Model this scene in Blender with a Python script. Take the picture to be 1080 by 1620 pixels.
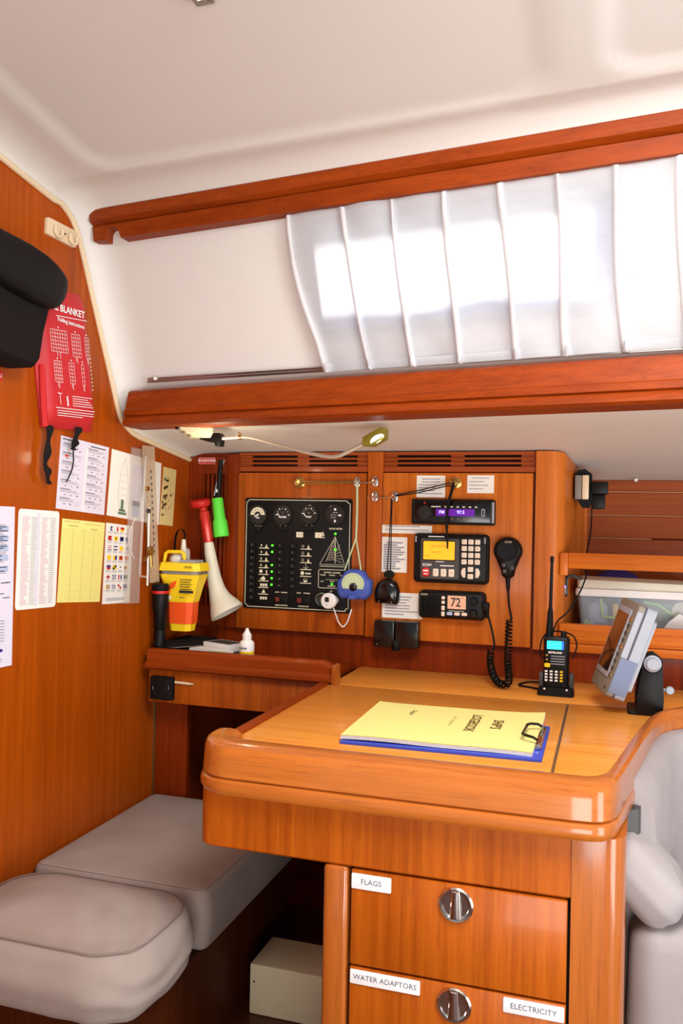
import bpy, bmesh, math, random
from mathutils import Matrix, Vector
random.seed(7)
for o in list(bpy.data.objects): bpy.data.objects.remove(o, do_unlink=True)
sc = bpy.context.scene
col = sc.collection
PI = math.pi

# ------------------------------------------------------------------ camera
cam_d = bpy.data.cameras.new('camera'); cam = bpy.data.objects.new('camera', cam_d); col.objects.link(cam)
cam_d.sensor_fit = 'VERTICAL'; cam_d.sensor_height = 36.0; cam_d.lens = 36.0*1344.6/1620.0
cam_d.clip_start = 0.02
yaw, pitch, roll = (math.radians(a) for a in (17.5, 0.48, -1.16))
fw = Vector((-math.sin(yaw)*math.cos(pitch), math.cos(yaw)*math.cos(pitch), math.sin(pitch)))
rt = Vector((math.cos(yaw), math.sin(yaw), 0)); dn = fw.cross(rt)
r2 = rt*math.cos(roll)+dn*math.sin(roll); d2 = -rt*math.sin(roll)+dn*math.cos(roll)
cam.matrix_world = Matrix(((r2.x, -d2.x, -fw.x, 0), (r2.y, -d2.y, -fw.y, 0), (r2.z, -d2.z, -fw.z, 1.10), (0, 0, 0, 1)))
sc.camera = cam

# ------------------------------------------------------------------ world, sun, cabin lights, exposure
w = bpy.data.worlds.new('sky'); sc.world = w; w.use_nodes = True
bg = w.node_tree.nodes['Background']; bg.inputs[0].default_value = (0.97, 0.985, 1.0, 1); bg.inputs[1].default_value = 0.38
def light(name, kind, energy, loc, target, color=(1, 1, 1), **kw):
    d = bpy.data.lights.new(name, kind); d.energy = energy; d.color = color
    for k, v in kw.items(): setattr(d, k, v)
    o = bpy.data.objects.new(name, d); col.objects.link(o); o.location = loc
    o.rotation_euler = (Vector(target)-Vector(loc)).to_track_quat('-Z', 'Y').to_euler()
    return o
light('sun', 'SUN', 6.0, (0.3, 6, 5), (0.0, 1.4, 1.45), (1, 0.98, 0.95), angle=0.5)
# companionway light set low as added soffit fill; daylight through the saloon hatch overhead to the right
light('companionway_fill', 'AREA', 32.0, (0.60, -1.30, 0.22), (-0.30, 1.6, 1.05), (1, 0.985, 0.965), shape='RECTANGLE', size=1.1, size_y=1.1)  # area light added low behind the camera to brighten the soffit
light('hatch_daylight', 'AREA', 14.5, (0.06, 0.66, 1.72), (0.0, 0.80, 0.7), (1, 0.98, 0.97), shape='SQUARE', size=0.5)
light('saloon_window_daylight', 'AREA', 26.0, (1.75, 0.10, 0.45), (-0.2, 1.55, 1.0), (1, 0.99, 0.98), shape='RECTANGLE', size=0.8, size_y=1.5)
sc.view_settings.view_transform = 'Standard'; sc.view_settings.look = 'None'
sc.view_settings.gamma = 1.0; sc.view_settings.use_curve_mapping = False
sc.view_settings.exposure = 0.38

# ------------------------------------------------------------------ materials
def s2l(c):
    f = lambda v: v/12.92 if v <= 0.04045 else ((v+0.055)/1.055)**2.4
    return tuple(f(x/255.0) for x in c)+(1.0,)
MATS = {}
def newmat(name):
    m = bpy.data.materials.new(name); m.use_nodes = True
    MATS[name] = m
    return m, m.node_tree, m.node_tree.nodes['Principled BSDF']
def plain(name, c, rough=0.5, metal=0.0, coat=0.0, emit=0.0, alpha=1.0, noise=0.04, spec=0.5):
    m, nt, b = newmat(name)
    n = nt.nodes.new('ShaderNodeTexNoise'); n.inputs['Scale'].default_value = 60; n.inputs['Detail'].default_value = 3
    g = nt.nodes.new('ShaderNodeNewGeometry'); nt.links.new(g.outputs['Position'], n.inputs['Vector'])
    h = nt.nodes.new('ShaderNodeHueSaturation'); h.inputs['Color'].default_value = s2l(c)
    mr = nt.nodes.new('ShaderNodeMapRange'); mr.inputs['To Min'].default_value = 1-noise; mr.inputs['To Max'].default_value = 1+noise
    nt.links.new(n.outputs['Fac'], mr.inputs['Value']); nt.links.new(mr.outputs[0], h.inputs['Value'])
    nt.links.new(h.outputs[0], b.inputs['Base Color'])
    b.inputs['Roughness'].default_value = rough; b.inputs['Metallic'].default_value = metal
    b.inputs['Coat Weight'].default_value = coat; b.inputs['Coat Roughness'].default_value = 0.08
    b.inputs['Specular IOR Level'].default_value = spec
    if emit: b.inputs['Emission Color'].default_value = s2l(c); b.inputs['Emission Strength'].default_value = emit
    if alpha < 1: b.inputs['Alpha'].default_value = alpha
    return m
def wood(name, lo, hi, grain='z', rough=0.3, coat=0.35, figure=1.0):
    m, nt, b = newmat(name)
    g = nt.nodes.new('ShaderNodeNewGeometry')
    def noise(across, along, detail, rough_=0.55, dist=0.0):
        mp = nt.nodes.new('ShaderNodeMapping')
        mp.inputs['Scale'].default_value = [along if a == grain else across for a in 'xyz']
        nt.links.new(g.outputs['Position'], mp.inputs['Vector'])
        n = nt.nodes.new('ShaderNodeTexNoise'); n.inputs['Scale'].default_value = 1.0
        n.inputs['Detail'].default_value = detail; n.inputs['Roughness'].default_value = rough_; n.inputs['Distortion'].default_value = dist
        nt.links.new(mp.outputs[0], n.inputs['Vector']); return n
    n1 = noise(80, 1.8, 5, 0.62, 0.25); n2 = noise(9, 0.9, 2); n3 = noise(420, 14, 2)
    def math_(op, a, bb):
        k = nt.nodes.new('ShaderNodeMath'); k.operation = op
        for i, v in enumerate((a, bb)):
            if isinstance(v, float): k.inputs[i].default_value = v
            else: nt.links.new(v, k.inputs[i])
        return k.outputs[0]
    s = math_('ADD', math_('MULTIPLY', n1.outputs['Fac'], 0.6), math_('MULTIPLY', n2.outputs['Fac'], 0.4))
    r = nt.nodes.new('ShaderNodeValToRGB'); nt.links.new(s, r.inputs[0])
    c0, c1 = s2l(lo), s2l(hi)
    r.color_ramp.elements[0].position = 0.5-0.16/figure; r.color_ramp.elements[0].color = c0
    r.color_ramp.elements[1].position = 0.5+0.14/figure; r.color_ramp.elements[1].color = c1
    pr = nt.nodes.new('ShaderNodeMapRange'); pr.inputs['From Min'].default_value = 0.3; pr.inputs['From Max'].default_value = 0.46
    pr.inputs['To Min'].default_value = 0.78; pr.inputs['To Max'].default_value = 1.0
    nt.links.new(n3.outputs['Fac'], pr.inputs['Value'])
    h = nt.nodes.new('ShaderNodeHueSaturation'); nt.links.new(r.outputs[0], h.inputs['Color']); nt.links.new(pr.outputs[0], h.inputs['Value'])
    nt.links.new(h.outputs[0], b.inputs['Base Color'])
    b.inputs['Roughness'].default_value = rough; b.inputs['Coat Weight'].default_value = coat; b.inputs['Coat Roughness'].default_value = 0.11; b.inputs['Specular IOR Level'].default_value = 0.2
    bp = nt.nodes.new('ShaderNodeBump'); bp.inputs['Strength'].default_value = 0.06; bp.inputs['Distance'].default_value = 0.002
    nt.links.new(n1.outputs['Fac'], bp.inputs['Height']); nt.links.new(bp.outputs[0], b.inputs['Normal'])
    return m
def fabric(name, c, c2, scale=900, rough=0.95, bump=0.25):
    m, nt, b = newmat(name)
    g = nt.nodes.new('ShaderNodeNewGeometry')
    n = nt.nodes.new('ShaderNodeTexNoise'); n.inputs['Scale'].default_value = scale; n.inputs['Detail'].default_value = 2
    n2 = nt.nodes.new('ShaderNodeTexNoise'); n2.inputs['Scale'].default_value = 14; n2.inputs['Detail'].default_value = 4
    nt.links.new(g.outputs['Position'], n.inputs['Vector']); nt.links.new(g.outputs['Position'], n2.inputs['Vector'])
    mx = nt.nodes.new('ShaderNodeMix'); mx.data_type = 'RGBA'
    mx.inputs['A'].default_value = s2l(c); mx.inputs['B'].default_value = s2l(c2); nt.links.new(n2.outputs['Fac'], mx.inputs['Factor'])
    nt.links.new(mx.outputs['Result'], b.inputs['Base Color'])
    b.inputs['Roughness'].default_value = rough; b.inputs['Specular IOR Level'].default_value = 0.15
    bp = nt.nodes.new('ShaderNodeBump'); bp.inputs['Strength'].default_value = bump; bp.inputs['Distance'].default_value = 0.001
    nt.links.new(n.outputs['Fac'], bp.inputs['Height']); nt.links.new(bp.outputs[0], b.inputs['Normal'])
    return m
wood('wood_wall', (140, 56, 0), (180, 81, 6), 'z', 0.42, 0.06, 0.8)
wood('wood_door', (138, 58, 8), (188, 92, 20), 'z', 0.4, 0.08)
wood('wood_door_lit', (172, 82, 16), (214, 118, 38), 'z', 0.4, 0.08, 0.9)  # door wood made lighter: stronger light on the right painted into the colour
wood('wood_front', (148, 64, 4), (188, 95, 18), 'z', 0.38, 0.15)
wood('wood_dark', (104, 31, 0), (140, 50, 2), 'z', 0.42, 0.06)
wood('wood_rail', (114, 39, 0), (156, 63, 4), 'x', 0.5, 0.03, 0.8)
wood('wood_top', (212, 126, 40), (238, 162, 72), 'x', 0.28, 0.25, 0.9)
wood('wood_fiddle', (160, 82, 22), (190, 108, 42), 'x', 0.3, 0.7, 0.8)
wood('wood_fiddle_v', (152, 75, 18), (184, 101, 38), 'z', 0.3, 0.8, 0.8)
wood('wood_plank', (132, 54, 8), (164, 77, 16), 'x', 0.42, 0.06)
wood('wood_slat', (134, 54, 16), (160, 72, 28), 'x', 0.35, 0.12)
wood('wood_bin', (188, 90, 20), (216, 122, 38), 'x', 0.4, 0.1)
wood('wood_locker_shade', (50, 17, 1), (72, 27, 3), 'z', 0.5, 0.03)  # dark mahogany, darkened further to hold the shade under the cushions
wood('wood_floor', (70, 34, 16), (96, 50, 24), 'y', 0.4, 0.2)
plain('headliner', (217, 213, 206), 0.55, noise=0.01)
plain('void_shade', (12, 6, 4), 0.9)  # near-black that paints the shade in vent slots and behind the drawers
plain('seam_highlight', (188, 132, 84), 0.5); plain('trim_cream', (226, 204, 168), 0.4)
plain('black', (11, 10, 10), 0.45, spec=0.22)
plain('black_soft', (14, 12, 12), 0.6, spec=0.2)
plain('black_gloss', (9, 8, 9), 0.2, coat=0.15, spec=0.4)
plain('grey_dark', (62, 60, 58), 0.5)
plain('dial_black', (34, 32, 30), 0.35, coat=0.1, spec=0.3)
plain('white', (238, 236, 232), 0.5)
plain('paper', (232, 230, 230), 0.7, noise=0.02)
plain('paper_warm', (234, 230, 222), 0.7, noise=0.02)
plain('paper_lilac', (218, 212, 226), 0.7, noise=0.02)
plain('paper_yellow', (240, 228, 134), 0.7, noise=0.02)
plain('paper_logbook', (232, 224, 136), 0.7, noise=0.02)
plain('paper_beige', (214, 190, 128), 0.7, noise=0.06)
plain('ink', (74, 72, 84), 0.8); plain('ink_soft', (150, 148, 158), 0.8); plain('ink_pink', (216, 196, 199), 0.8)
plain('ink_blue', (172, 184, 212), 0.8); plain('ink_green', (92, 118, 92), 0.8); plain('ink_black', (34, 32, 30), 0.8)
plain('ruled_line', (196, 180, 104), 0.8); plain('print_cream', (226, 218, 186), 0.6); plain('print_white', (240, 238, 236), 0.6)
plain('chrome', (214, 210, 206), 0.14, metal=1.0); plain('brass', (196, 160, 90), 0.25, metal=1.0); plain('steel', (170, 166, 160), 0.3, metal=1.0)
plain('steel_bright', (206, 196, 178), 0.35, metal=0.55); plain('brass_dull', (150, 118, 66), 0.4, metal=0.8)
plain('red', (196, 22, 22), 0.45); plain('red_pouch', (190, 28, 36), 0.55); plain('red_metal', (206, 44, 32), 0.22, metal=0.45, coat=0.4)
plain('orange', (238, 82, 18), 0.5); plain('yellow', (246, 206, 24), 0.45); plain('green_torch', (92, 226, 62), 0.5)
plain('blue_rubber', (62, 84, 168), 0.6); plain('blue_board', (52, 72, 178), 0.4); plain('navy', (40, 36, 120), 0.7)
plain('navy_dark', (22, 18, 36), 0.7); plain('cream_plastic', (218, 212, 192), 0.5); plain('key_cream', (226, 208, 186), 0.5)
plain('grey_plastic', (150, 153, 162), 0.5); plain('grey_bezel', (128, 120, 108), 0.55); plain('grey_panel', (98, 108, 136), 0.5)
plain('screen_dark', (44, 28, 20), 0.08, coat=0.6)
plain('lime', (176, 224, 70), 0.5); plain('tape_green', (188, 204, 160), 0.7)
plain('led_green', (70, 255, 40), 0.3, emit=1.6); plain('lcd_orange', (255, 164, 28), 0.3, emit=0.55)
plain('lcd_pink', (206, 158, 128), 0.3, emit=0.25); plain('lcd_cyan', (38, 214, 224), 0.3, emit=0.9); plain('lcd_blue', (30, 96, 220), 0.3, emit=0.9)
plain('lcd_violet', (92, 20, 150), 0.3, emit=0.35); plain('lcd_text', (150, 140, 255), 0.3, emit=2.2); plain('rocker_red', (110, 20, 10), 0.3, emit=0.06)
plain('lamp_glow', (255, 244, 200), 0.4, emit=1.3); plain('led_head', (232, 232, 255), 0.3, emit=3.5); plain('usb_glow', (110, 90, 255), 0.3, emit=5.0)
plain('lamp_cream', (196, 188, 152), 0.5); plain('olive', (150, 142, 46), 0.35, metal=0.4)
plain('fender_blue', (92, 118, 168), 0.7); plain('deck_white', (226, 226, 222), 0.7)
plain('cushion_seam', (128, 114, 108), 0.95)
fabric('seat_fabric', (148, 132, 122), (168, 153, 146))
fabric('settee_fabric', (150, 142, 142), (168, 161, 161))
fabric('bag_fabric', (20, 16, 16), (28, 23, 23), 1200)
fabric('strap_fabric', (24, 22, 22), (32, 28, 28), 1500)
def clear(name, c, alpha, rough=0.12):
    m = plain(name, c, rough, alpha=alpha, noise=0.0); return m
clear('clear_plastic', (214, 204, 196), 0.24, 0.15); clear('ruler_plastic', (216, 190, 160), 0.52, 0.2); clear('dome_clear', (220, 214, 206), 0.3, 0.05)
clear('box_plastic', (206, 218, 226), 0.26, 0.3); clear('window_glass', (226, 236, 244), 0.08, 0.02)
clear('tint_blue', (96, 140, 214), 0.86, 0.1)
def sheer(name, c0, c1, trans):
    m, nt, b = newmat(name); out = nt.nodes['Material Output']
    d = nt.nodes.new('ShaderNodeBsdfDiffuse'); t = nt.nodes.new('ShaderNodeBsdfTranslucent'); tr = nt.nodes.new('ShaderNodeBsdfTransparent')
    wv = nt.nodes.new('ShaderNodeTexNoise'); wv.inputs['Scale'].default_value = 30
    r = nt.nodes.new('ShaderNodeValToRGB'); r.color_ramp.elements[0].color = s2l(c0); r.color_ramp.elements[1].color = s2l(c1)
    nt.links.new(wv.outputs['Fac'], r.inputs[0]); nt.links.new(r.outputs[0], d.inputs[0]); nt.links.new(r.outputs[0], t.inputs[0])
    m1 = nt.nodes.new('ShaderNodeMixShader'); m1.inputs[0].default_value = 0.45; nt.links.new(d.outputs[0], m1.inputs[1]); nt.links.new(t.outputs[0], m1.inputs[2])
    m2 = nt.nodes.new('ShaderNodeMixShader'); m2.inputs[0].default_value = trans; nt.links.new(m1.outputs[0], m2.inputs[1]); nt.links.new(tr.outputs[0], m2.inputs[2])
    nt.links.new(m2.outputs[0], out.inputs['Surface'])
sheer('curtain_sheer', (214, 215, 218), (226, 227, 230), 0.12)
sheer('curtain_pleat', (232, 231, 232), (240, 239, 240), 0.0)

# ------------------------------------------------------------------ mesh builder
FB = lambda y: Matrix(((1, 0, 0, 0), (0, 0, -1, y), (0, 1, 0, 0), (0, 0, 0, 1)))      # (right, up, towards room) on a wall facing -y
FL = lambda x: Matrix(((0, 0, 1, x), (1, 0, 0, 0), (0, 1, 0, 0), (0, 0, 0, 1)))       # the same on the bulkhead facing +x
FT = lambda z: Matrix.Translation((0, 0, z))
PARENT_M = {}
def rr(u0, u1, v0, v1, r, seg=4):
    r = min(r, (u1-u0)/2-1e-6, (v1-v0)/2-1e-6)
    if r <= 0: return [(u0, v0), (u1, v0), (u1, v1), (u0, v1)]
    out = []
    for cx, cy, a in ((u1-r, v0+r, -90), (u1-r, v1-r, 0), (u0+r, v1-r, 90), (u0+r, v0+r, 180)):
        for i in range(seg+1):
            t = math.radians(a+90*i/seg); out.append((cx+r*math.cos(t), cy+r*math.sin(t)))
    return out
def ell(cu, cv, ru, rv=None, n=24): 
    rv = ru if rv is None else rv
    return [(cu+ru*math.cos(2*PI*i/n), cv+rv*math.sin(2*PI*i/n)) for i in range(n)]
def inset(pts, d):
    n = len(pts); out = []
    for i in range(n):
        a, b, c = Vector(pts[i-1]), Vector(pts[i]), Vector(pts[(i+1) % n])
        e1, e2 = (b-a), (c-b)
        n1 = Vector((-e1.y, e1.x)); n2 = Vector((-e2.y, e2.x))
        nn = (n1.normalized() if n1.length > 1e-9 else Vector((0, 0)))+(n2.normalized() if n2.length > 1e-9 else Vector((0, 0)))
        if nn.length < 1e-9: out.append(tuple(b)); continue
        nn.normalize(); k = max(0.5, nn.dot(n1.normalized()) if n1.length > 1e-9 else 1)
        out.append(tuple(b+nn*d/k))
    return out
def quadmap(tl, tr, br, bl):
    return lambda s, t: tuple(((1-s)*((1-t)*bl[i]+t*tl[i])+s*((1-t)*br[i]+t*tr[i])) for i in (0, 1))
def smooth_path(pts, n=6):
    P = [Vector(p) for p in pts]; out = []
    for i in range(len(P)-1):
        p0, p1, p2, p3 = P[max(i-1, 0)], P[i], P[i+1], P[min(i+2, len(P)-1)]
        for k in range(n):
            t = k/n
            out.append(0.5*((2*p1)+(p2-p0)*t+(2*p0-5*p1+4*p2-p3)*t*t+(3*p1-p0-3*p2+p3)*t**3))
    out.append(P[-1]); return out
class MB:
    def __init__(s, M=None): s.bm = bmesh.new(); s.M = M.copy() if M else Matrix.Identity(4)
    def at(s, M): s.M = M.copy(); return s
    def raw(s, verts, faces, m=0):
        vs = [s.bm.verts.new(s.M @ Vector(v)) for v in verts]
        for f in faces:
            try: fc = s.bm.faces.new([vs[i] for i in f]); fc.material_index = m
            except ValueError: pass
        return s
    def box(s, u0, u1, v0, v1, n0, n1, m=0, bev=0.0, seg=2):
        if bev <= 0:
            V = [(a, b, c) for c in (n0, n1) for b in (v0, v1) for a in (u0, u1)]
            return s.raw(V, [(0, 2, 3, 1), (4, 5, 7, 6), (0, 1, 5, 4), (2, 6, 7, 3), (0, 4, 6, 2), (1, 3, 7, 5)], m)
        t = bmesh.new(); bmesh.ops.create_cube(t, size=1)
        for v in t.verts: v.co = Vector(((u0+u1)/2+v.co.x*(u1-u0), (v0+v1)/2+v.co.y*(v1-v0), (n0+n1)/2+v.co.z*(n1-n0)))
        bmesh.ops.bevel(t, geom=t.edges[:], offset=min(bev, .49*min(u1-u0, v1-v0, n1-n0)), segments=seg, affect='EDGES', profile=0.5)
        return s.merge(t, m)
    def merge(s, t, m=None):
        t.verts.ensure_lookup_table(); t.verts.index_update()
        vs = [s.bm.verts.new(s.M @ v.co) for v in t.verts]
        for f in t.faces:
            try: fc = s.bm.faces.new([vs[v.index] for v in f.verts]); fc.material_index = f.material_index if m is None else m
            except ValueError: pass
        t.free(); return s
    def loft(s, rings, m=0, cap0=True, cap1=True, close=True):
        n = len(rings[0]); V = [p for r in rings for p in r]; F = []
        for k in range(len(rings)-1):
            for i in range(n if close else n-1):
                j = (i+1) % n; F.append((k*n+i, k*n+j, (k+1)*n+j, (k+1)*n+i))
        if cap0: F.append(tuple(reversed(range(n))))
        if cap1: F.append(tuple((len(rings)-1)*n+i for i in range(n)))
        return s.raw(V, F, m)
    def prism(s, pts, n0, n1, m=0, bev=0.0):
        L = lambda P, z: [(p[0], p[1], z) for p in P]
        if bev > 0: return s.loft([L(pts, n0), L(pts, n1-bev), L(inset(pts, bev*0.3), n1-bev*0.3), L(inset(pts, bev), n1)], m)
        return s.loft([L(pts, n0), L(pts, n1)], m)
    def rbox(s, u0, u1, v0, v1, n0, n1, r, m=0, bev=0.0, seg=4): return s.prism(rr(u0, u1, v0, v1, r, seg), n0, n1, m, bev)
    def flat(s, pts, n, m=0): return s.raw([(p[0], p[1], n) for p in pts], [tuple(range(len(pts)))], m)
    def quad(s, u0, u1, v0, v1, n, m=0): return s.flat([(u0, v0), (u1, v0), (u1, v1), (u0, v1)], n, m)
    def line(s, a, b, wd, n, m=0):
        a, b = Vector(a), Vector(b); d = b-a
        if d.length < 1e-9: return s
        p = Vector((-d.y, d.x)).normalized()*wd/2
        return s.flat([a-p, b-p, b+p, a+p], n, m)
    def poly_line(s, pts, wd, n, m=0, close=False):
        q = list(pts)+([pts[0]] if close else [])
        for a, b in zip(q, q[1:]): s.line(a, b, wd, n, m)
        return s
    def tube(s, pts, r, m=0, n=8, caps=True):
        P = [Vector(p) for p in pts]; k = len(P); R = r if isinstance(r, (list, tuple)) else [r]*k
        rings = []; up = None
        for i in range(k):
            d = (P[min(i+1, k-1)]-P[max(i-1, 0)]).normalized()
            if up is None: up = Vector((0, 0, 1)) if abs(d.z) < 0.9 else Vector((1, 0, 0))
            x = up.cross(d)
            if x.length < 1e-6: x = Vector((1, 0, 0)).cross(d)
            x.normalize(); y = d.cross(x); up = y
            rings.append([tuple(P[i]+x*math.cos(2*PI*j/n)*R[i]+y*math.sin(2*PI*j/n)*R[i]) for j in range(n)])
        return s.loft(rings, m, caps, caps)
    def lathe(s, prof, o=(0, 0, 0), axis=(0, 0, 1), m=0, n=24, caps=True):
        o = Vector(o); a = Vector(axis).normalized(); x = (Vector((1, 0, 0)) if abs(a.x) < 0.8 else Vector((0, 1, 0))); x = (x-a*x.dot(a)).normalized(); y = a.cross(x)
        return s.loft([[tuple(o+a*h+(x*math.cos(2*PI*j/n)+y*math.sin(2*PI*j/n))*max(r, 1e-5)) for j in range(n)] for r, h in prof], m, caps, caps)
    def pillow(s, u0, u1, v0, v1, n0, n1, rp, rv, bulge=0.0, m=0, nseg=8, rings=8, warp=None, side=0.0, fine=0.03, nside=4):
        base = rr(u0, u1, v0, v1, rp, nseg); cu, cv = (u0+u1)/2, (v0+v1)/2
        # refine straight runs
        pts = []
        for i in range(len(base)):
            a, b = Vector(base[i]), Vector(base[(i+1) % len(base)]); k = max(1, int((b-a).length/fine))
            pts += [tuple(a.lerp(b, j/k)) for j in range(k)]
        R = []
        L = lambda P, z: [(p[0], p[1], z) for p in P]
        for i in range(5):
            t = PI/2*i/4; R.append(L(inset(pts, rv*(1-math.sin(t))), n0+rv*(1-math.cos(t))))
        if side:
            for i in range(1, nside): R.append(L(inset(pts, -side*math.sin(PI*i/nside)), n0+rv+(n1-n0-2*rv)*i/nside))
        for i in range(5):
            t = PI/2*i/4; R.append(L(inset(pts, rv*(1-math.cos(t))), n1-rv+rv*math.sin(t)))
        top = inset(pts, rv)
        for i in range(1, rings+1):
            k = 1-i/(rings+0.3); R.append([(cu+(p[0]-cu)*k, cv+(p[1]-cv)*k, n1+bulge*(1-k*k)) for p in top])
        if warp: R = [[warp(*p) for p in r] for r in R]
        return s.loft(R, m)
    def text(s, body, size, u, v, n, m=0, align='CENTER', rot=0.0, sx=1.0, bold=0.0):
        cu = bpy.data.curves.new('t', 'FONT'); cu.body = body; cu.size = size; cu.align_x = align; cu.align_y = 'CENTER'; cu.resolution_u = 2; cu.offset = bold
        o = bpy.data.objects.new('t', cu); col.objects.link(o)
        dg = bpy.context.evaluated_depsgraph_get(); me = o.evaluated_get(dg).to_mesh()
        T = Matrix.Translation((u, v, n)) @ Matrix.Rotation(rot, 4, 'Z') @ Matrix.Diagonal((sx, 1, 1, 1))
        s.raw([T @ x.co for x in me.vertices], [tuple(p.vertices) for p in me.polygons], m)
        bpy.data.objects.remove(o, do_unlink=True); bpy.data.curves.remove(cu); return s
    def build(s, name, mats, parent=None, label=None, cat=None, group=None, kind=None, angle=38, local=False):
        bm = s.bm
        if isinstance(mats, str): mats = [mats]
        bmesh.ops.recalc_face_normals(bm, faces=bm.faces[:]); bm.normal_update()
        for f in bm.faces: f.smooth = True
        ca = math.radians(angle)
        for e in bm.edges:
            if len(e.link_faces) == 2 and e.calc_face_angle(0) > ca: e.smooth = False
        me = bpy.data.meshes.new(name)
        o = bpy.data.objects.new(name, me)
        if parent is not None:
            if not local: bm.transform(PARENT_M[parent.name].inverted())
            o.parent = parent; PARENT_M[o.name] = PARENT_M[parent.name]
        else:
            xs = [v.co for v in bm.verts]
            c = Vector([(min(v[i] for v in xs)+max(v[i] for v in xs))/2 for i in range(3)]); c.z = min(v.z for v in xs)
            bm.transform(Matrix.Translation(-c)); o.location = c; PARENT_M[o.name] = Matrix.Translation(c)
        bm.to_mesh(me); bm.free()
        for k in mats: me.materials.append(MATS[k])
        col.objects.link(o)
        return tag(o, label, cat, group, kind)
def tag(o, label=None, cat=None, group=None, kind=None):
    if label: o['label'] = label
    if cat: o['category'] = cat
    if group: o['group'] = group
    if kind: o['kind'] = kind
    return o
def thing(name, label, cat, loc=(0, 0, 0), group=None, kind=None, M=None):
    o = bpy.data.objects.new(name, None); col.objects.link(o); o.empty_display_size = 0.02
    M = M or Matrix.Translation(loc); o.matrix_world = M; PARENT_M[o.name] = M
    return tag(o, label, cat, group, kind)
def copy_piece(o, parent, loc):
    c = o.copy(); col.objects.link(c); c.parent = parent; c.location = loc; PARENT_M[c.name] = PARENT_M[parent.name]
    return c
def helix(path, R, pitch, per=10):
    P = [Vector(p) for p in path]; L = [0]
    for a, b in zip(P, P[1:]): L.append(L[-1]+(b-a).length)
    out = []; n = int(L[-1]/pitch*per); up = Vector((0.3, 1, 0.1)).normalized(); k = 0
    for i in range(n+1):
        d = L[-1]*i/n
        while k < len(L)-2 and L[k+1] < d: k += 1
        t = (d-L[k])/max(1e-9, L[k+1]-L[k]); p = P[k].lerp(P[k+1], t); dr = (P[k+1]-P[k]).normalized()
        x = up.cross(dr).normalized(); y = dr.cross(x); a = 2*PI*i/per
        out.append(p+(x*math.cos(a)+y*math.sin(a))*R)
    return out

# ================================================================== THE SETTING
# ---- moulded headliner: soffit under the side deck, coachroof side, cove and ceiling, swept along the boat
def side_k(z): return 0.18-0.13*(z-1.3)
def side_y(x, z, off=0.0): return 1.6145-0.477*(z-1.339)-side_k(z)*(x+1)-off
key = [(2.36, 1.178, 0.0, .02), (1.9, 1.24, 0.0, .02), (1.70, 1.267, 0.05, .02), (1.66, 1.272, 0.10, .022), (1.63, 1.279, 0.15, .028), (1.603, 1.292, 0.18, .036), (1.586, 1.303, .18, .042), (1.574, 1.32, side_k(1.34), .045)]
a0, a1 = Vector((1.574, 1.32)), Vector((1.434, 1.6136))
for zz in (1.36, 1.40, 1.447, 1.484, 1.53, 1.57, 1.613):
    t = (zz-0.0194-a0.y)/(a1.y-a0.y); p = a0.lerp(a1, t); key.append((p.x, p.y, side_k(zz), .045))
key += [(1.425, 1.632, .135, .044), (1.412, 1.653, .13, .042), (1.398, 1.668, .125, .038), (1.384, 1.677, .12, .036), (1.362, 1.686, .115, .033)]
yy = 1.34
while yy > 0.75: key.append((yy, 1.7035+0.128*(1.20-yy)-0.0012*max(0, yy-1.2)/0.14, .10, .03)); yy -= 0.0125
for yy in (0.6, 0.4, 0.2, 0.0, -0.3, -0.6): key.append((yy, 1.7035+0.128*(1.20-yy)-0.05*(0.75-yy)**2*0.4, .10, .03))
NK = len(key); nrm = []
for i in range(NK):
    a, b = key[max(i-1, 0)], key[min(i+1, NK-1)]; t = Vector((b[0]-a[0], b[1]-a[1])).normalized(); nrm.append((t.y, -t.x))
def sd_rr(x, y, x0, x1, y0, y1, r):
    qx = abs(x-(x0+x1)/2)-(x1-x0)/2+r; qy = abs(y-(y0+y1)/2)-(y1-y0)/2+r
    return math.hypot(max(qx, 0), max(qy, 0))+min(max(qx, qy), 0)-r
def liner(x, i):
    y0, z0, k, off = key[i]; s = min(1.0, max(0.0, (x+1)/0.065)); f = math.sqrt(max(0.0, 1-(1-s)**2))
    y = y0+nrm[i][0]*off*f-k*(x+1); z = z0+nrm[i][1]*off*f
    if i >= NK-60 and y < 1.4:
        ys = y+0.085*(x+0.9)
        for rect in ((-0.885, -0.068, -1.0, 1.315), (-0.012, 0.95, -1.0, 1.292)):
            d = sd_rr(x, ys, *rect, 0.055); wd = 0.024+(0.07*min(1, max(0, (x+0.16)/0.09)) if rect[1] < 0 else 0); q = min(1, max(0, (0.012-d)/wd)); z += 0.0065*q*q*(3-2*q)
    return (x, y, z)
xs = [-1+0.065*(1-math.cos(PI/2*i/8)) for i in range(9)]
while xs[-1] < -0.53: xs.append(xs[-1]+0.0125)
xs = [x for x in xs if x < -0.520]+[-0.510]
while xs[-1] < -0.02: xs.append(xs[-1]+0.0125)
xs = [x for x in xs if x < -0.003]+[0.003]
while xs[-1] < 0.2: xs.append(xs[-1]+0.0125)
xs += [0.3, 0.45, 0.6, 0.8, 1.0, 1.2]
V = [liner(x, i) for x in xs for i in range(NK)]; F = []
zoff = [key[i][1]+nrm[i][1]*key[i][3] for i in range(NK)]
i0 = min(range(NK), key=lambda i: abs(zoff[i]-1.447)+(9 if i < 7 or i > 16 else 0)); i1 = min(range(NK), key=lambda i: abs(zoff[i]-1.613)+(9 if i < 7 or i > 16 else 0))
for a in range(len(xs)-1):
    for i in range(NK-1):
        if i0 <= i < i1 and xs[a] >= -0.511 and xs[a+1] <= 0.0035: continue
        F.append((a*NK+i, a*NK+i+1, (a+1)*NK+i+1, (a+1)*NK+i))
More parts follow.
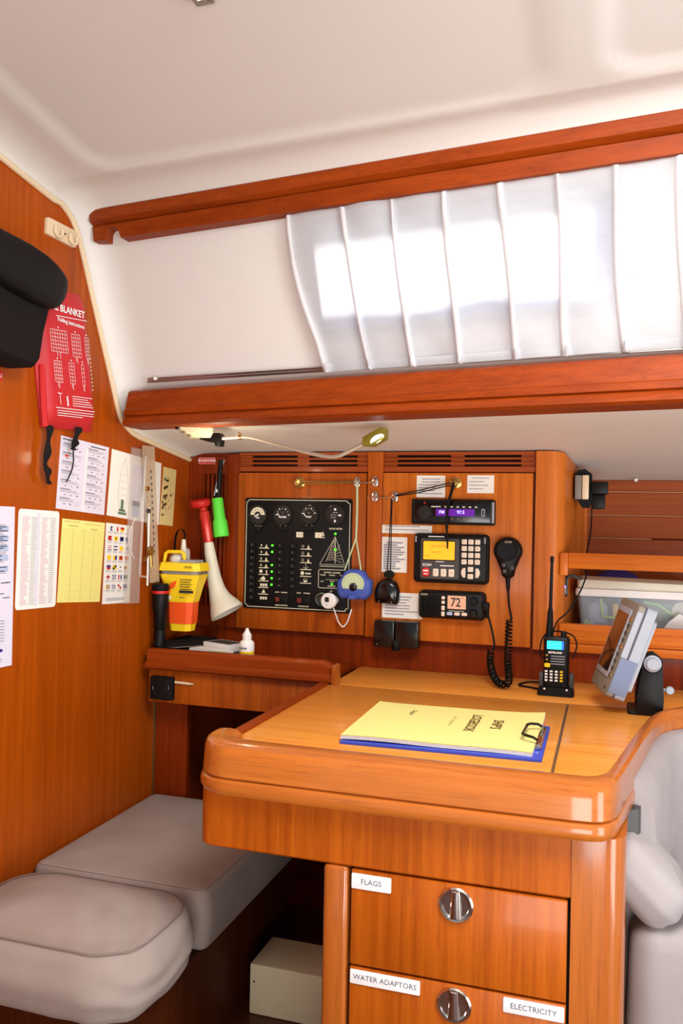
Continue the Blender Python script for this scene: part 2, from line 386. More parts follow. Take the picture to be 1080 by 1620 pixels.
liner_o = MB().raw(V, F).build('ceiling', 'headliner', None, 'moulded white headliner with rounded raised panels and coachroof side', 'ceiling', kind='structure', angle=60)

# ---- window in the coachroof side, with frame and glass
def P(x, z, off): return (x, side_y(x, z, off), z)
wx0, wx1, wz0, wz1 = -0.510, 0.003, 1.447, 1.613
win = thing('window_1', 'long narrow cabin window behind the sheer curtain', 'window', P(-0.27, 1.484, 0), kind='structure')
m = MB()
for d0, d1, z0, z1, x0, x1 in ((0, 0, wz0-.012, wz0+.006, wx0-.006, wx1+.012), (0, 0, wz1-.006, wz1+.012, wx0-.006, wx1+.012), (0, 0, wz0, wz1, wx0-.006, wx0+.006), (0, 0, wz0, wz1, wx1-.006, wx1+.012)):
    n = 8; rings = []
    for i in range(n+1):
        x = x0+(x1-x0)*i/n; rings.append([P(x, z0, -.035), P(x, z1, -.035), P(x, z1, .002), P(x, z0, .002)])
    m.loft(rings)
m.build('window_frame', 'grey_plastic', win)
m = MB(); n = 8
m.loft([[P(wx0+(wx1-wx0)*i/n, z, o_) for z, o_ in ((wz0, -.02), (wz1, -.02), (wz1, -.016), (wz0, -.016))] for i in range(n+1)]); m.build('pane', 'window_glass', win)

n = 8; zb = lambda x: 1.484+0.004*math.sin(23*x)  # blue strips added to tint and dim the daylight reaching the curtain
MB().loft([[P(x, wz0+.004, -.024), P(x, zb(x), -.024), P(x, zb(x), -.021), P(x, wz0+.004, -.021)] for x in [wx0+.004+(wx1-wx0-.008)*i/24 for i in range(25)]]).build('added_tint_strip', 'tint_blue', win)
MB().loft([[P(wx1-.035+.031*i, z, o_) for z, o_ in ((1.49, -.024), (wz1-.004, -.024), (wz1-.004, -.021), (1.49, -.021))] for i in (0, 1)]).build('added_tint_strip', 'tint_blue', win)

# ---- bulkhead on the left, its edge trim
prof = [(k[0], k[1]) for k in key[1:]]
poly = [(-0.6, 0.0), (1.93, 0.0), (1.93, 1.236)]+prof
MB(FL(-1.0)).prism(poly, -0.03, 0.0).build('wall_left', 'wood_wall', None, 'glossy mahogany bulkhead covered with pinned papers', 'wall', kind='structure')
pts = [(-0.997, p[0], p[1]) for p in prof]
MB().tube(pts, 0.0055, 0, 8).build('trim_1', 'trim_cream', None, 'thin cream edging between bulkhead and headliner', 'trim', kind='structure')

# ---- wooden rails above and below the curtain
def rail(name, label, slices, matn):
    MB().loft(slices).build(name, matn, None, label, 'rail', kind='structure', angle=25)
sl = []
rx = [-0.976, -0.9478]+[-0.9478+0.038*(i/8) for i in range(9)]+[-0.9098, -0.6, -0.2, 0.2, 0.6, 1.1]
for j, x in enumerate(rx):
    nb = 0.0
    if 2 <= j <= 10: t = (x+0.9478)/0.038; nb = 0.021*math.sqrt(max(0, 1-(2*t-1)**2))
    sh = 0.127*(x+1)
    sl.append([(x, y-sh, z) for y, z in ((1.443-.23*nb, 1.636+nb), (1.4375, 1.6625), (1.4415, 1.6645), (1.434, 1.667), (1.427, 1.671), (1.4255, 1.69), (1.431, 1.697), (1.49, 1.70), (1.49, 1.636+nb))])
rail('trim_2', 'dark mahogany rail along the top of the curtain, notched at its left end', [list(reversed(r)) for r in sl], 'wood_rail')
sl = []
for x in (-0.968, -0.6, -0.2, 0.2, 0.6, 1.1):
    sh = 0.178*(x+1)
    sl.append([(x, y-sh, z) for y, z in ((1.63, 1.3615), (1.579, 1.3615), (1.571, 1.357), (1.560, 1.321), (1.554, 1.3175), (1.5535, 1.307), (1.559, 1.305), (1.5545, 1.301), (1.549, 1.289), (1.556, 1.284), (1.63, 1.284))])
rail('trim_3', 'mahogany rail with a grooved edge below the curtain', sl, 'wood_rail')

# ---- the wall behind the instruments: backing, stiles, slatted vents, corner post
wb = MB(FB(1.912)).box(-1.0, -0.12, 0.70, 1.256, -0.018, 0.0).box(-0.58, -0.12, 0.17, 0.70, -0.018, 0.0).box(-0.12, 1.1, 0.17, 0.83, -0.018, 0.0).build('wall_back', 'wood_dark', None, 'dark mahogany cabin side behind the instrument doors', 'wall', kind='structure')
def soff(y): return 1.24+0.02+(1.9-y)*0.135
MB(FB(1.912)).box(-0.5352, -0.4985, 0.83, 1.257, 0, 0.018, bev=.001).build('stile', 'wood_door', wb)
MB(FB(1.912)).box(-0.8885, -0.8605, 0.832, 1.253, 0, 0.017, bev=.001).build('stile', 'wood_dark', wb)
MB(FB(1.912)).box(-1.0, -0.8885, 0.832, 0.882, 0, 0.012).box(-1.0, -0.8885, 1.2056, 1.247, 0, 0.012).box(-1.0, -0.962, 0.882, 1.2056, 0, 0.012).box(-0.895, -0.8885, 0.882, 1.2056, 0, 0.012).build('vent_frame', 'wood_dark', wb)
MB(FB(1.912)).box(-0.962, -0.895, 0.882, 1.2056, 0, 0.0008).build('vent_shade', 'void_shade', wb)  # black sheet painting the shade behind the upright slats
ref = None
for i in range(6):
    u = -0.9615+i*0.0119
    if ref is None: ref = MB(FB(1.912)).box(u, u+0.0068, 0.882, 1.2056, 0.001, 0.012, bev=.001, seg=1).build('slat', 'wood_dark', wb)
    else: copy_piece(ref, wb, Vector(ref.location)+Vector((i*0.0119, 0, 0)))
for u0, u1, gaps in ((-0.8605, -0.5360, ((-0.829, -0.7115), (-0.6827, -0.5627))), (-0.4980, -0.1560, ((-0.467, -0.343), (-0.3125, -0.187)))):
    MB(FB(1.912)).box(u0, u1, 1.2095, 1.256, 0, 0.002).build('vent_shade', 'void_shade', wb)  # black sheet standing for the shade inside the slots
    ref = None
    for v0, v1 in ((1.2105, 1.2235), (1.2285, 1.2335), (1.2390, 1.2440), (1.2495, 1.2570)):
        MB(FB(1.912)).box(u0, u1, v0, v1, 0.002, 0.016, bev=.0012, seg=1).build('slat', 'wood_slat', wb)
    e = [u0]+[g for p in gaps for g in p]+[u1]
    for k in range(0, len(e), 2): MB(FB(1.912)).box(e[k], e[k+1], 1.2105, 1.256, 0.002, 0.011).build('vent_block', 'wood_slat', wb)
# rounded corner post between the doors and the open bin
plan = [(-0.1545, 1.892), (-0.128, 1.892)]+[(-0.128+0.036*math.sin(PI/2*i/8), 1.928-0.036*math.cos(PI/2*i/8)) for i in range(1, 9)]+[(-0.078, 2.04), (-0.058, 2.262), (-0.10, 2.27), (-0.1545, 1.93)]
MB().loft([[(x, y, 0.8255) for x, y in plan], [(x, y, min(1.262, soff(y)-0.004)) for x, y in plan]]).build('corner_post', 'wood_door_lit', wb)
MB().box(-1.0, -0.58, 2.40, 2.41, 0.17, 0.72).box(-1.0, -0.58, 1.93, 2.41, 0.70, 0.71).box(-1.0, -0.99, 1.93, 2.41, 0.17, 0.71).box(-0.59, -0.58, 1.93, 2.41, 0.17, 0.71).box(-1.0, -0.58, 1.93, 2.41, 0.15, 0.17).build('foot_locker', 'wood_dark', wb)
# ---- bin on the right: planked back, floor, rail and board
binw = MB().box(-0.06, 1.1, 2.262, 2.28, 0.80, 1.20).build('wall_bin', 'wood_dark', None, 'planked back of the open storage bin at the right', 'wall', kind='structure')
for i, (z0, z1) in enumerate(((0.85, 0.947), (0.949, 1.005), (1.0075, 1.0645), (1.067, 1.1225), (1.125, 1.1815), (1.184, 1.212))):
    MB().box(-0.056, 1.1, 2.25, 2.262, z0, z1, bev=.0012, seg=1).build('plank', 'wood_plank', binw)
for zs in (1.0062, 1.0657, 1.1237, 1.1827): MB().box(-0.054, 0.10+1.0*(zs > 1.1), 2.249, 2.2615, zs-.0011, zs+.0011).build('seam', 'seam_highlight', binw)  # pale strips paint the highlight lines along the plank joints
MB().box(-0.06, -0.054, 2.24, 2.262, 0.85, 1.21).build('corner_bead', 'wood_bin', binw)
MB().box(-0.098, 1.1, 1.914, 2.262, 0.842, 0.86).build('bin_floor', 'wood_plank', binw)
fb = thing('trim_4', 'orange wood guard rail and board across the open bin', 'rail', (0.3, 1.9, 0.824), kind='structure')
MB(FB(1.9)).box(-0.084, 1.1, 1.0035, 1.0375, -0.016, 0.002, bev=.002).build('guard_rail', 'wood_bin', fb)
MB(FB(1.9)).box(-0.1005, -0.084, 0.9885, 1.037, -0.02, 0.004, bev=.0015).build('end_block', 'wood_bin', fb)
MB(FB(1.9)).box(-0.1, 1.1, 0.8425, 0.8845, -0.014, 0.004, bev=.002).build('bin_board', 'wood_bin', fb)
MB(FB(1.9)).box(-0.1, 1.1, 0.824, 0.8418, -0.014, 0.01, bev=.003).build('bin_ledge', 'wood_bin', fb)

# ---- floor and the panel beside the seat
MB().box(-1.0, 0.9, -0.2, 1.93, 0.14, 0.17).build('floor', 'wood_floor', None, 'dark wooden cabin sole under the chart table', 'floor', kind='structure')
MB(FB(1.76)).box(-0.9995, -0.9155, 0.17, 0.70, -0.012, 0.0).build('wall_panel', 'wood_dark', None, 'dark wood panel beside the footwell under the shelf', 'wall', kind='structure')
MB().box(-1.0, -0.9965, 1.754, 1.76, 0.45, 0.69).build('trim_5', 'brass_dull', None, 'thin pale corner strip below the shelf', 'trim', kind='structure')

# ---- outside the window: side deck with blue fenders
MB().box(-1.3, 1.3, 1.62, 2.6, 1.415, 1.43).build('deck', 'deck_white', None, 'white side deck outside the cabin window', 'deck', kind='structure')
for i, (x, y, r, hh) in enumerate(((-0.36, 1.75, .045, .16), (-0.16, 1.70, .05, .14), (-0.02, 1.68, .055, .12))):
    MB().lathe([(0.0, -hh/2), (r*.3, -hh/2), (r*.8, -hh*.42), (r, -hh*.3), (r, hh*.3), (r*.8, hh*.42), (r*.3, hh/2), (0, hh/2)], (x, y, 1.432+r), (1, 0.1*i, 0), n=16).build('fender', 'fender_blue', None, ('blue fender lying outside at the left of the window', 'blue fender lying outside the middle of the window', 'blue fender lying outside at the right of the window')[i], 'fender', 'fenders on the side deck')

# ================================================================== CURTAIN
tx = [-0.5507, -0.4489, -0.357, -0.2648, -0.1727, -0.0857, -0.0016, 0.0872]+[0.0872+0.09*i for i in range(1, 11)]
bx = [-0.5049, -0.4186, -0.3374, -0.2511, -0.1534, -0.0715, 0.0184, 0.106]+[0.106+0.09*i for i in range(1, 11)]
ss = [0.0, 0.025, 0.05, 0.08, 0.13, 0.22, 0.36, 0.5, 0.64, 0.78, 0.88, 0.94, 0.97]
cols = [(k, s) for k in range(len(tx)-1) for s in ss]+[(len(tx)-2, 1.0)]
NV = 16; V = []; F = []
for k, s in cols:
    for j in range(NV+1):
        t = j/NV; z = 1.645+(1.3735-1.645)*t
        q = t**1.25
        x = (tx[k]*(1-s)+tx[k+1]*s)*(1-q)+(bx[k]*(1-s)+bx[k+1]*s)*q
        if k == 0: x -= 0.012*math.sin(PI*min(1, t*1.25))*(1-s)*(1 if t < .8 else 0.2)
        d = min(s, 1-s) if s <= 0.5 else 1-s
        rid = math.exp(-(d/0.035)**2)
        wob = 0.003*math.sin(7*t+k*1.7)*math.sin(PI*s)
        off = 0.013+0.006*rid*(0.6+0.6*t)+0.004*math.sin(PI*s)*math.sin(3*t+k)+wob+0.0012*math.sin(40*s+5*t*k)*math.sin(PI*s)
        x += 0.006*rid*(1 if s > 0.5 else 0.2)*math.sin(4*t+k)*0.4
        V.append((x, side_y(x, z, off), z+(-0.003*rid if j == NV else 0)))
n = NV+1
for a in range(len(cols)-1):
    for j in range(NV): F.append((a*n+j, a*n+j+1, (a+1)*n+j+1, (a+1)*n+j))
cur = thing('curtain', 'sheer white pleated curtain drawn across the cabin window', 'curtain', (0.0, 1.43, 1.37))
MB().raw(V, F).build('cloth', 'curtain_sheer', cur, angle=80)
for k in range(len(tx)):
    rg = []
    for j in range(NV+1):
        t = j/NV; q = t**1.25; z = 1.634+(1.3715-1.634)*t; x = tx[k]*(1-q)+bx[k]*q; pf = .45+.55*min(1, t*5)
        if k == 0: x -= 0.012*math.sin(PI*min(1, t*1.25))*(1 if t < .8 else 0.2)
        x += .0022*math.sin(5*t+1.3*k); w0 = .0042+.0014*math.sin(3*t+k*2.1)+.0012*t
        rg.append([(x-w0, side_y(x-w0, z, .0150), z), (x-w0*.5, side_y(x, z, .015+.0085*pf), z), (x+w0*.4, side_y(x, z, .015+.011*pf), z), (x+w0, side_y(x+w0, z, .015+.005*pf), z), (x+w0*.7, side_y(x+w0, z, .0150), z)])
    MB().loft(rg, 0, True, True).build('pleat', 'curtain_pleat', cur, angle=80)
# hem: a narrow doubled band along the lower edge, and the folded left edge
V = []; F = []
for k, s in cols:
    for j in range(3):
        z = 1.3735+0.014*j/2
        x = bx[k]*(1-s)+bx[k+1]*s
        d = min(s, 1-s); rid = math.exp(-(d/0.035)**2)
        V.append((x, side_y(x, z, 0.0145+0.0144*rid), z))
for a in range(len(cols)-1):
    for j in range(2): F.append((a*3+j, a*3+j+1, (a+1)*3+j+1, (a+1)*3+j))
MB().raw(V, F).build('hem', 'curtain_sheer', cur, angle=80)
trk = [P(x, 1.3835-0.006*(x+0.925)/1.0, 0.005) for x in (-0.926, -0.6, -0.3, 0.0, 0.3, 0.7, 1.1)]
ct = thing('curtain_track', 'thin grey metal curtain track above the lower rail', 'curtain track', trk[0])
MB().loft([[(p[0], p[1], p[2]), (p[0], p[1]-.006, p[2]-.0005), (p[0], p[1]-.006, p[2]+.0025), (p[0], p[1], p[2]+.003)] for p in trk]).build('track_lip', 'steel', ct)
MB().loft([[(p[0], p[1]+.002, p[2]-.006), (p[0], p[1]-.007, p[2]-.0065), (p[0], p[1]-.007, p[2]-.003), (p[0], p[1]+.002, p[2]-.0025)] for p in trk]).build('track_base', 'steel', ct)
MB().lathe([(0, -.004), (.0035, -.004), (.0035, .004), (0, .004)], (-0.905, trk[0][1]-.008, 1.3845), (0, 1, 0), 0, 10).build('track_stop', 'white', ct)

# ================================================================== LEFT BULKHEAD
LW = FL(-1.0)
def sheet(name, label, cat, mats, c, marks=None, n=0.0008, group=None, lift=0.0002):
    """a paper pinned flat on the bulkhead; c = corners tl, tr, br, bl in (y, z)"""
    m = MB(LW); tl, tr, br, bl = c
    m.prism([bl, br, tr, tl], 0.0002, n)
    q = quadmap(*c)
    R = lambda s0, s1, t0, t1, k: m.flat([q(s0, t0), q(s1, t0), q(s1, t1), q(s0, t1)], n+lift, k)
    if marks: marks(m, q, R, n+lift)
    return m.build(name, mats, None, label, cat, group)
def lines(R, s0, s1, t1, t0, cnt, k, fill=0.45, ragged=0.35, rnd=random):
    st = (t1-t0)/cnt
    for i in range(cnt):
        t = t1-st*(i+1); e = s1-(s1-s0)*ragged*rnd.random()
        R(s0, e, t+st*(1-fill)/2, t+st*(1+fill)/2, k)
# long white chart at the frame's edge
def mk(m, q, R, n):
    for t in (0.86, 0.80, 0.74, 0.68, 0.61):
        R(0.68, 0.93, t-0.018, t+0.02, 3); lines(R, 0.62, 0.92, t+0.03, t-0.03, 5, 2)
    for i in range(24):
        s, t = 0.45+0.45*random.random(), 0.30+0.27*random.random()
        R(s, s+0.05+.05*random.random(), t, t+0.006, 1)
    for i in range(8): R(0.72, 0.9, 0.16+i*.018, 0.166+i*.018, 2)
    m.flat([q(0.84+0.05*math.cos(a*PI/5), 0.105+0.012*math.sin(a*PI/5)) for a in range(10)], n, 4)
    lines(R, 0.5, 0.9, 0.085, 0.03, 4, 2)
sheet('wall_chart', 'tall white chart sheet with small diagrams at the left edge', 'chart', ['paper_lilac', 'ink', 'ink_soft', 'ink_blue', 'navy'], ((1.0400, 1.1120), (1.2557, 1.1100), (1.2572, 0.8312), (1.0420, 0.8330)), mk)
def mk(m, q, R, n):
    for s0 in (0.09, 0.56):
        lines(R, s0, s0+0.20, 0.93, 0.04, 46, 1, 0.75, 0.5); lines(R, s0+0.22, s0+0.36, 0.93, 0.04, 46, 2, 0.3, 0.2)
    R(0.44, 0.52, 0.03, 0.97, 3)
wc = ((1.2662, 1.1073), (1.3832, 1.1036), (1.3773, 0.9231), (1.2623, 0.9270)); qq = quadmap(*wc)
m = MB(LW); m.prism([qq(s, t) for s, t in rr(0, 1, 0, 1, 0.05, 3)], .0002, .001)
R_ = lambda s0, s1, t0, t1, k: m.flat([qq(s0, t0), qq(s1, t0), qq(s1, t1), qq(s0, t1)], .0012, k)
mk(m, qq, R_, .0012)
m.build('list_sheet', ['paper_warm', 'ink_pink', 'ink_soft', 'paper_lilac'], None, 'white laminated list sheet with pinkish text columns', 'paper')
def mk(m, q, R, n):
    R(0.04, 0.4, 0.965, 0.98, 1); R(0.5, 0.94, 0.955, 0.968, 1); R(0.14, 0.36, 0.915, 0.93, 2); R(0.66, 0.82, 0.895, 0.91, 2)
    for i in range(34): R(0.01, 0.99, 0.88-i*0.0258, 0.8835-i*0.0258, 2)
    for s in (0.25, 0.5, 0.75): R(s, s+0.008, 0.01, 0.9, 2)
sheet('ruled_sheet', 'yellow ruled table sheet below the lilac instruction sheet', 'paper', ['paper_yellow', 'paper_beige', 'ruled_line'], ((1.3931, 1.0905), (1.5374, 1.0820), (1.5241, 0.9196), (1.3823, 0.9302)), mk)
def mk(m, q, R, n):
    R(0.03, 0.3, 0.955, 0.972, 1); R(0.6, 0.93, 0.94, 0.957, 1); R(0.515, 0.55, 0.02, 0.9, 4)
    for s0, s1 in ((0.05, 0.45), (0.56, 0.94)):
        for b in range(7):
            t = 0.90-b*0.125; lines(R, s0, s1, t, t-0.04, 4, 2, 0.4); R(s0, s0+.2, t+.004, t+.014, 1)
            for i in range(3):
                s = s0+0.08+0.12*i; R(s, s+0.035, t-0.075, t-0.06-.01*random.random(), 1)
    m.flat([q(0.13+0.035*math.cos(a*PI/6), 0.74+0.02*math.sin(a*PI/6)) for a in range(12)], n, 3)
sheet('instruction_sheet', 'pale lilac two-column instruction sheet under the red pouch straps', 'paper', ['paper_lilac', 'ink', 'ink_soft', 'orange', 'paper'], ((1.3832, 1.2490), (1.5463, 1.2398), (1.5329, 1.0986), (1.3717, 1.1095)), mk)
def mk(m, q, R, n):
    hull = [(0.22, 0.1), (0.17, 0.3), (0.17, 0.5), (0.20, 0.72), (0.26, 0.92), (0.31, 0.72), (0.34, 0.5), (0.34, 0.3), (0.31, 0.1)]
    m.poly_line([q(*p) for p in hull], 0.0007, n, 1, True)
    for t in (0.25, 0.35, 0.45, 0.55, 0.65): m.line(q(0.18, t), q(0.33, t), 0.0004, n, 1)
    for a, b in ((0.20, 0.30),): 
        R(a+.03, b-.02, 0.12, 0.28, 1); R(a-.01, b+.04, 0.05, 0.09, 1); R(a, b+.02, 0.1, 0.13, 1)
    R(0.40, 0.62, 0.22, 0.86, 2); R(0.44, 0.58, 0.05, 0.3, 3)
sheet('ship_drawing', 'white sheet with a green ship deck drawing behind the rulers', 'drawing', ['paper_warm', 'ink_green', 'paper_lilac', 'ink_blue'], ((1.5574, 1.2382), (1.7644, 1.2218), (1.7588, 1.0780), (1.5429, 1.0982)), mk)
def mk(m, q, R, n):
    for i in range(16):
        s, t = 0.12+0.6*random.random(), 0.06+0.86*random.random(); a = random.random()*3
        m.line(q(s, t), q(s+.18*math.cos(a), t+.07*math.sin(a)), 0.0012, n, 1)
        if i % 2: m.flat([q(s+.06*math.cos(b*PI/3), t+.025*math.sin(b*PI/3)) for b in range(6)], n, 1)
    for t in (0.3, 0.45, 0.6): m.flat([q(0.15, t), q(0.45, t+.06), q(0.4, t+.1), q(0.1, t+.05)], n, 2)
sheet('knot_card', 'narrow beige card with dark knot sketches near the corner', 'card', ['paper_beige', 'ink_black', 'brass_dull'], ((1.7749, 1.2149), (1.8373, 1.2102), (1.8243, 1.0748), (1.7610, 1.0790)), mk)
# signal flag sheet
FC = ['paper_warm', 'red', 'yellow', 'navy', 'ink_black', 'print_white', 'ink_soft', 'orange']
def mk(m, q, R, n):
    Rr, Y_, B_, K, W, G, O_ = 1, 2, 3, 4, 5, 6, 7
    def fl(c, r):
        s0, t1 = 0.09+c*0.215, 0.965-r*0.121; return s0, s0+0.135, t1-0.055, t1
    def D(c, r, fn): s0, s1, t0, t1 = fl(c, r); fn(lambda a, b, cc, d, k: R(s0+(s1-s0)*a, s0+(s1-s0)*b, t0+(t1-t0)*cc, t0+(t1-t0)*d, k)); lines(R, s0-.02, s1+.03, t0-.006, t0-.036, 3, G, 0.4)
    D(0, 0, lambda r: (r(.5, 1, .6, 1, B_), r(.5, .8, .3, .6, B_), r(.5, 1, 0, .3, B_)))
    D(1, 0, lambda r: r(.6, 1, 0, 1, Rr)); D(2, 0, lambda r: (r(0, 1, 0, .5, Y_), r(.5, 1, .4, 1, Rr), r(0, .5, .5, 1, Rr))); D(3, 0, lambda r: (r(.1, .9, .45, .55, G), r(.45, .55, 0, 1, G)))
    D(0, 1, lambda r: (r(0, 1, .6, 1, Rr), r(0, .7, .35, .65, Rr), r(0, 1, 0, .4, Rr))); D(1, 1, lambda r: (r(0, 1, 0, 1, Y_), r(.35, .6, .25, .75, K)))
    D(2, 1, lambda r: (r(0, 1, 0, 1, B_), r(.25, .75, .25, .75, 0))); D(3, 1, lambda r: (r(0, 1, 0, 1, B_), r(.2, .8, .2, .8, Rr)))
    D(0, 2, lambda r: (r(0, 1, .8, 1, G), r(0, 1, .45, .6, Rr), r(0, 1, 0, .2, B_))); D(1, 2, lambda r: (r(0, 1, .7, 1, B_), r(0, 1, 0, .3, B_))); D(2, 2, lambda r: r(0, 1, 0, 1, Y_)); D(3, 2, lambda r: (r(.4, .6, 0, 1, B_), r(0, 1, .4, .6, B_)))
    D(0, 3, lambda r: r(0, 1, 0, 1, Y_)); D(1, 3, lambda r: (r(0, .5, 0, 1, Y_), r(.5, 1, 0, 1, B_))); D(2, 3, lambda r: (r(0, 1, 0, 1, O_), r(.42, .58, 0, 1, Y_), r(0, 1, .42, .58, Y_))); D(3, 3, lambda r: (r(0, 1, 0, 1, O_), r(.2, .4, 0, 1, Y_)))
    D(0, 4, lambda r: (r(0, 1, .5, 1, B_), r(0, 1, 0, .5, Rr))); D(1, 4, lambda r: (r(0, 1, 0, 1, Y_), r(.5, 1, .5, 1, K), r(0, .5, 0, .5, K))); D(2, 4, lambda r: r(.3, .7, .4, .7, B_)); D(3, 4, lambda r: (r(0, 1, 0, 1, Y_), r(0, .6, .2, .8, K)))
    D(0, 5, lambda r: (r(.35, .65, 0, 1, Rr), r(0, 1, .35, .65, Rr))); D(1, 5, lambda r: (r(0, .35, 0, .35, B_), r(.65, 1, 0, .35, B_), r(0, .35, .65, 1, B_), r(.65, 1, .65, 1, B_), r(.35, .65, .35, .65, B_))); D(2, 5, lambda r: (r(0, .35, 0, 1, Rr), r(.65, 1, 0, 1, B_))); D(3, 5, lambda r: r(0, 1, 0, 1, K))
    D(0, 6, lambda r: (r(0, .25, 0, 1, Y_), r(.3, .5, 0, 1, B_), r(.55, .75, 0, 1, Y_), r(.8, 1, 0, 1, B_))); D(1, 6, lambda r: [r(a*.25, a*.25+.25, b*.25, b*.25+.25, B_) for a in range(4) for b in range(4) if (a+b) % 2]); D(2, 6, lambda r: (r(0, .5, .5, 1, Rr), r(.5, 1, 0, .5, Rr))); D(3, 6, lambda r: r(0, 1, 0, 1, B_))
    lines(R, 0.12, 0.85, 0.075, 0.035, 2, G, 0.5, 0.1)
sheet('signal_flag_sheet', 'white sheet of small coloured signal flags beside the yellow sheet', 'paper', FC, ((1.5421, 1.0828), (1.6480, 1.0752), (1.6385, 0.9082), (1.5337, 0.9134)), mk)
# rulers, plotter, dividers
pl = MB(LW); pl.prism([(1.6087, 0.908), (1.6706, 0.9045), (1.6706, 1.2465), (1.6268, 1.2474)], 0.004, 0.0065)
pl.build('chart_plotter', 'clear_plastic', None, 'wide clear plastic chart ruler hanging over the flag sheet', 'ruler')
q = quadmap((1.6610, 1.2546), (1.7113, 1.2561), (1.7470, 0.9469), (1.7076, 0.9467))
m = MB(LW); m.prism([q(0, 0), q(1, 0), q(1, 1), q(0, 1)], 0.010, 0.0125)
for i in range(40): m.flat([q(.06, .03+i*.024), q(.06+(.16 if i % 5 == 0 else .09), .03+i*.024), q(.06+(.16 if i % 5 == 0 else .09), .033+i*.024), q(.06, .033+i*.024)], 0.0128, 1)
for i in range(14):
    t = 0.22+i*0.045; m.flat([q(.52, t), q(.64, t), q(.64, t+.02), q(.52, t+.02)], 0.0128, 1)
m.build('straight_ruler', ['ruler_plastic', 'ink'], None, 'long translucent tan ruler beside the beige card', 'ruler')
MB(LW).tube([(1.6674, 1.2323, .016), (1.6541, 0.9700, .016)], 0.0028, 0, 8).tube([(1.6541, .970, .016), (1.6541, .966, .016), (1.680, .962, .016)], .0026, 0, 8).build('parallel_rule_bar', 'dome_clear', None, 'clear round plastic rod hanging left of the tan ruler', 'rod')
MB(LW).tube([(1.6850, 1.1182, .017), (1.6855, 0.9424, .017)], 0.0022, 0, 8).build('thin_rod', 'white', None, 'thin white rod hanging over the tan ruler edge', 'rod')
dv = thing('brass_divider', 'brass chart divider hanging on the clear rod', 'divider', (-0.98, 1.675, 0.985))
MB(LW).tube([(1.6850, 1.0231, .022), (1.676, 1.012, .022), (1.6600, .9990, .022)], .003, 0, 8).tube([(1.686, 1.03, .022), (1.690, 1.005, .022), (1.6918, .9853, .022)], .0035, 0, 8).build('divider_leg', 'brass', dv)
MB(LW).rbox(1.680, 1.694, 1.010, 1.030, .018, .026, .004).build('divider_hinge', 'brass', dv)
MB(LW).lathe([(0, 0), (.005, 0), (.005, .006), (0, .006)], (1.6675, 1.1590, .019), (0, 0, 1), 0, 12).build('rod_clip', 'brass', None, 'small brass clip on the upper part of the rod', 'clip')
MB(LW).lathe([(0, 0), (.005, 0), (.005, .006), (0, .006)], (1.6750, 1.1094, .019), (0, 0, 1), 0, 12).build('rod_clip', 'grey_dark', None, 'small dark clip in the middle of the rod', 'clip')
arc = [(1.6436+(-0.024)*math.sin(PI*i/16), 1.092-0.088*i/16+0, .0075) for i in range(17)]
MB(LW).tube(arc, .0012, 0, 6).build('red_wire', 'ink_pink', None, 'thin reddish curved wire on the clear chart ruler', 'wire')

# white clip plate near the headliner
cp = thing('clip_plate', 'white plastic two-clip bracket near the headliner edge', 'bracket', (-1, 1.367, 1.614))
q = quadmap((1.3208, 1.6458), (1.4146, 1.6480), (1.4086, 1.6141), (1.3199, 1.6138))
MB(LW).prism([q(*p) for p in rr(0, 1, 0, 1, 0.08, 3)], 0, .006, 0, .001).build('back_plate', 'trim_cream', cp)
for s in (0.32, 0.82):
    c = q(s, 0.5); ring = [(c[0]+0.011*math.cos(a), c[1]-0.002+0.011*math.sin(a), .010) for a in [math.radians(150+i*24) for i in range(11)]]
    MB(LW).tube(ring, .0035, 0, 8).build('clip', 'trim_cream', cp)
c = q(0.58, 0.5); MB(LW).lathe([(0, 0), (.0022, 0), (.0022, .001), (0, .001)], (c[0], c[1], .006), (0, 0, 1), 0, 10).build('screw', 'ink_black', cp)

# black bag with flap
bag = thing('black_bag', 'black fabric bag with a flap hanging on the bulkhead', 'bag', (-1, 1.1, 1.35))
out = [(0.93, 1.350), (1.1244, 1.3548), (1.2049, 1.3485), (1.232, 1.3500), (1.2425, 1.362), (1.252, 1.41), (1.266, 1.455), (1.27, 1.50), (0.93, 1.52)]
L = lambda Pp, z: [(p[0], p[1], z) for p in Pp]
MB(LW).loft([L(out, 0.001), L(out, .046), L(inset(out, .003), .054), L(inset(out, .008), .060)]).build('bag_body', 'bag_fabric', bag, angle=50)
fl = [(0.93, 1.47), (1.08, 1.470), (1.141, 1.463), (1.20, 1.456), (1.2518, 1.4557), (1.276, 1.463), (1.2925, 1.482), (1.2995, 1.5087), (1.288, 1.524), (1.2487, 1.540), (1.205, 1.547), (1.1587, 1.5497), (0.93, 1.555)]
SC = lambda Pp, k: [(1.115+(p[0]-1.115)*k, 1.505+(p[1]-1.505)*k) for p in Pp]
fl = [tuple(p)[:2] for p in smooth_path([(a, b, 0) for a, b in fl], 4)]
MB(LW).loft([L(SC(fl, .98), 0.001), L(fl, .01), L(fl, .058), L(SC(fl, .985), .068), L(SC(fl, .95), .075), L(SC(fl, .85), .081), L(SC(fl, .6), .085), L(SC(fl, .2), .086)]).build('bag_flap', 'black_soft', bag, angle=50)

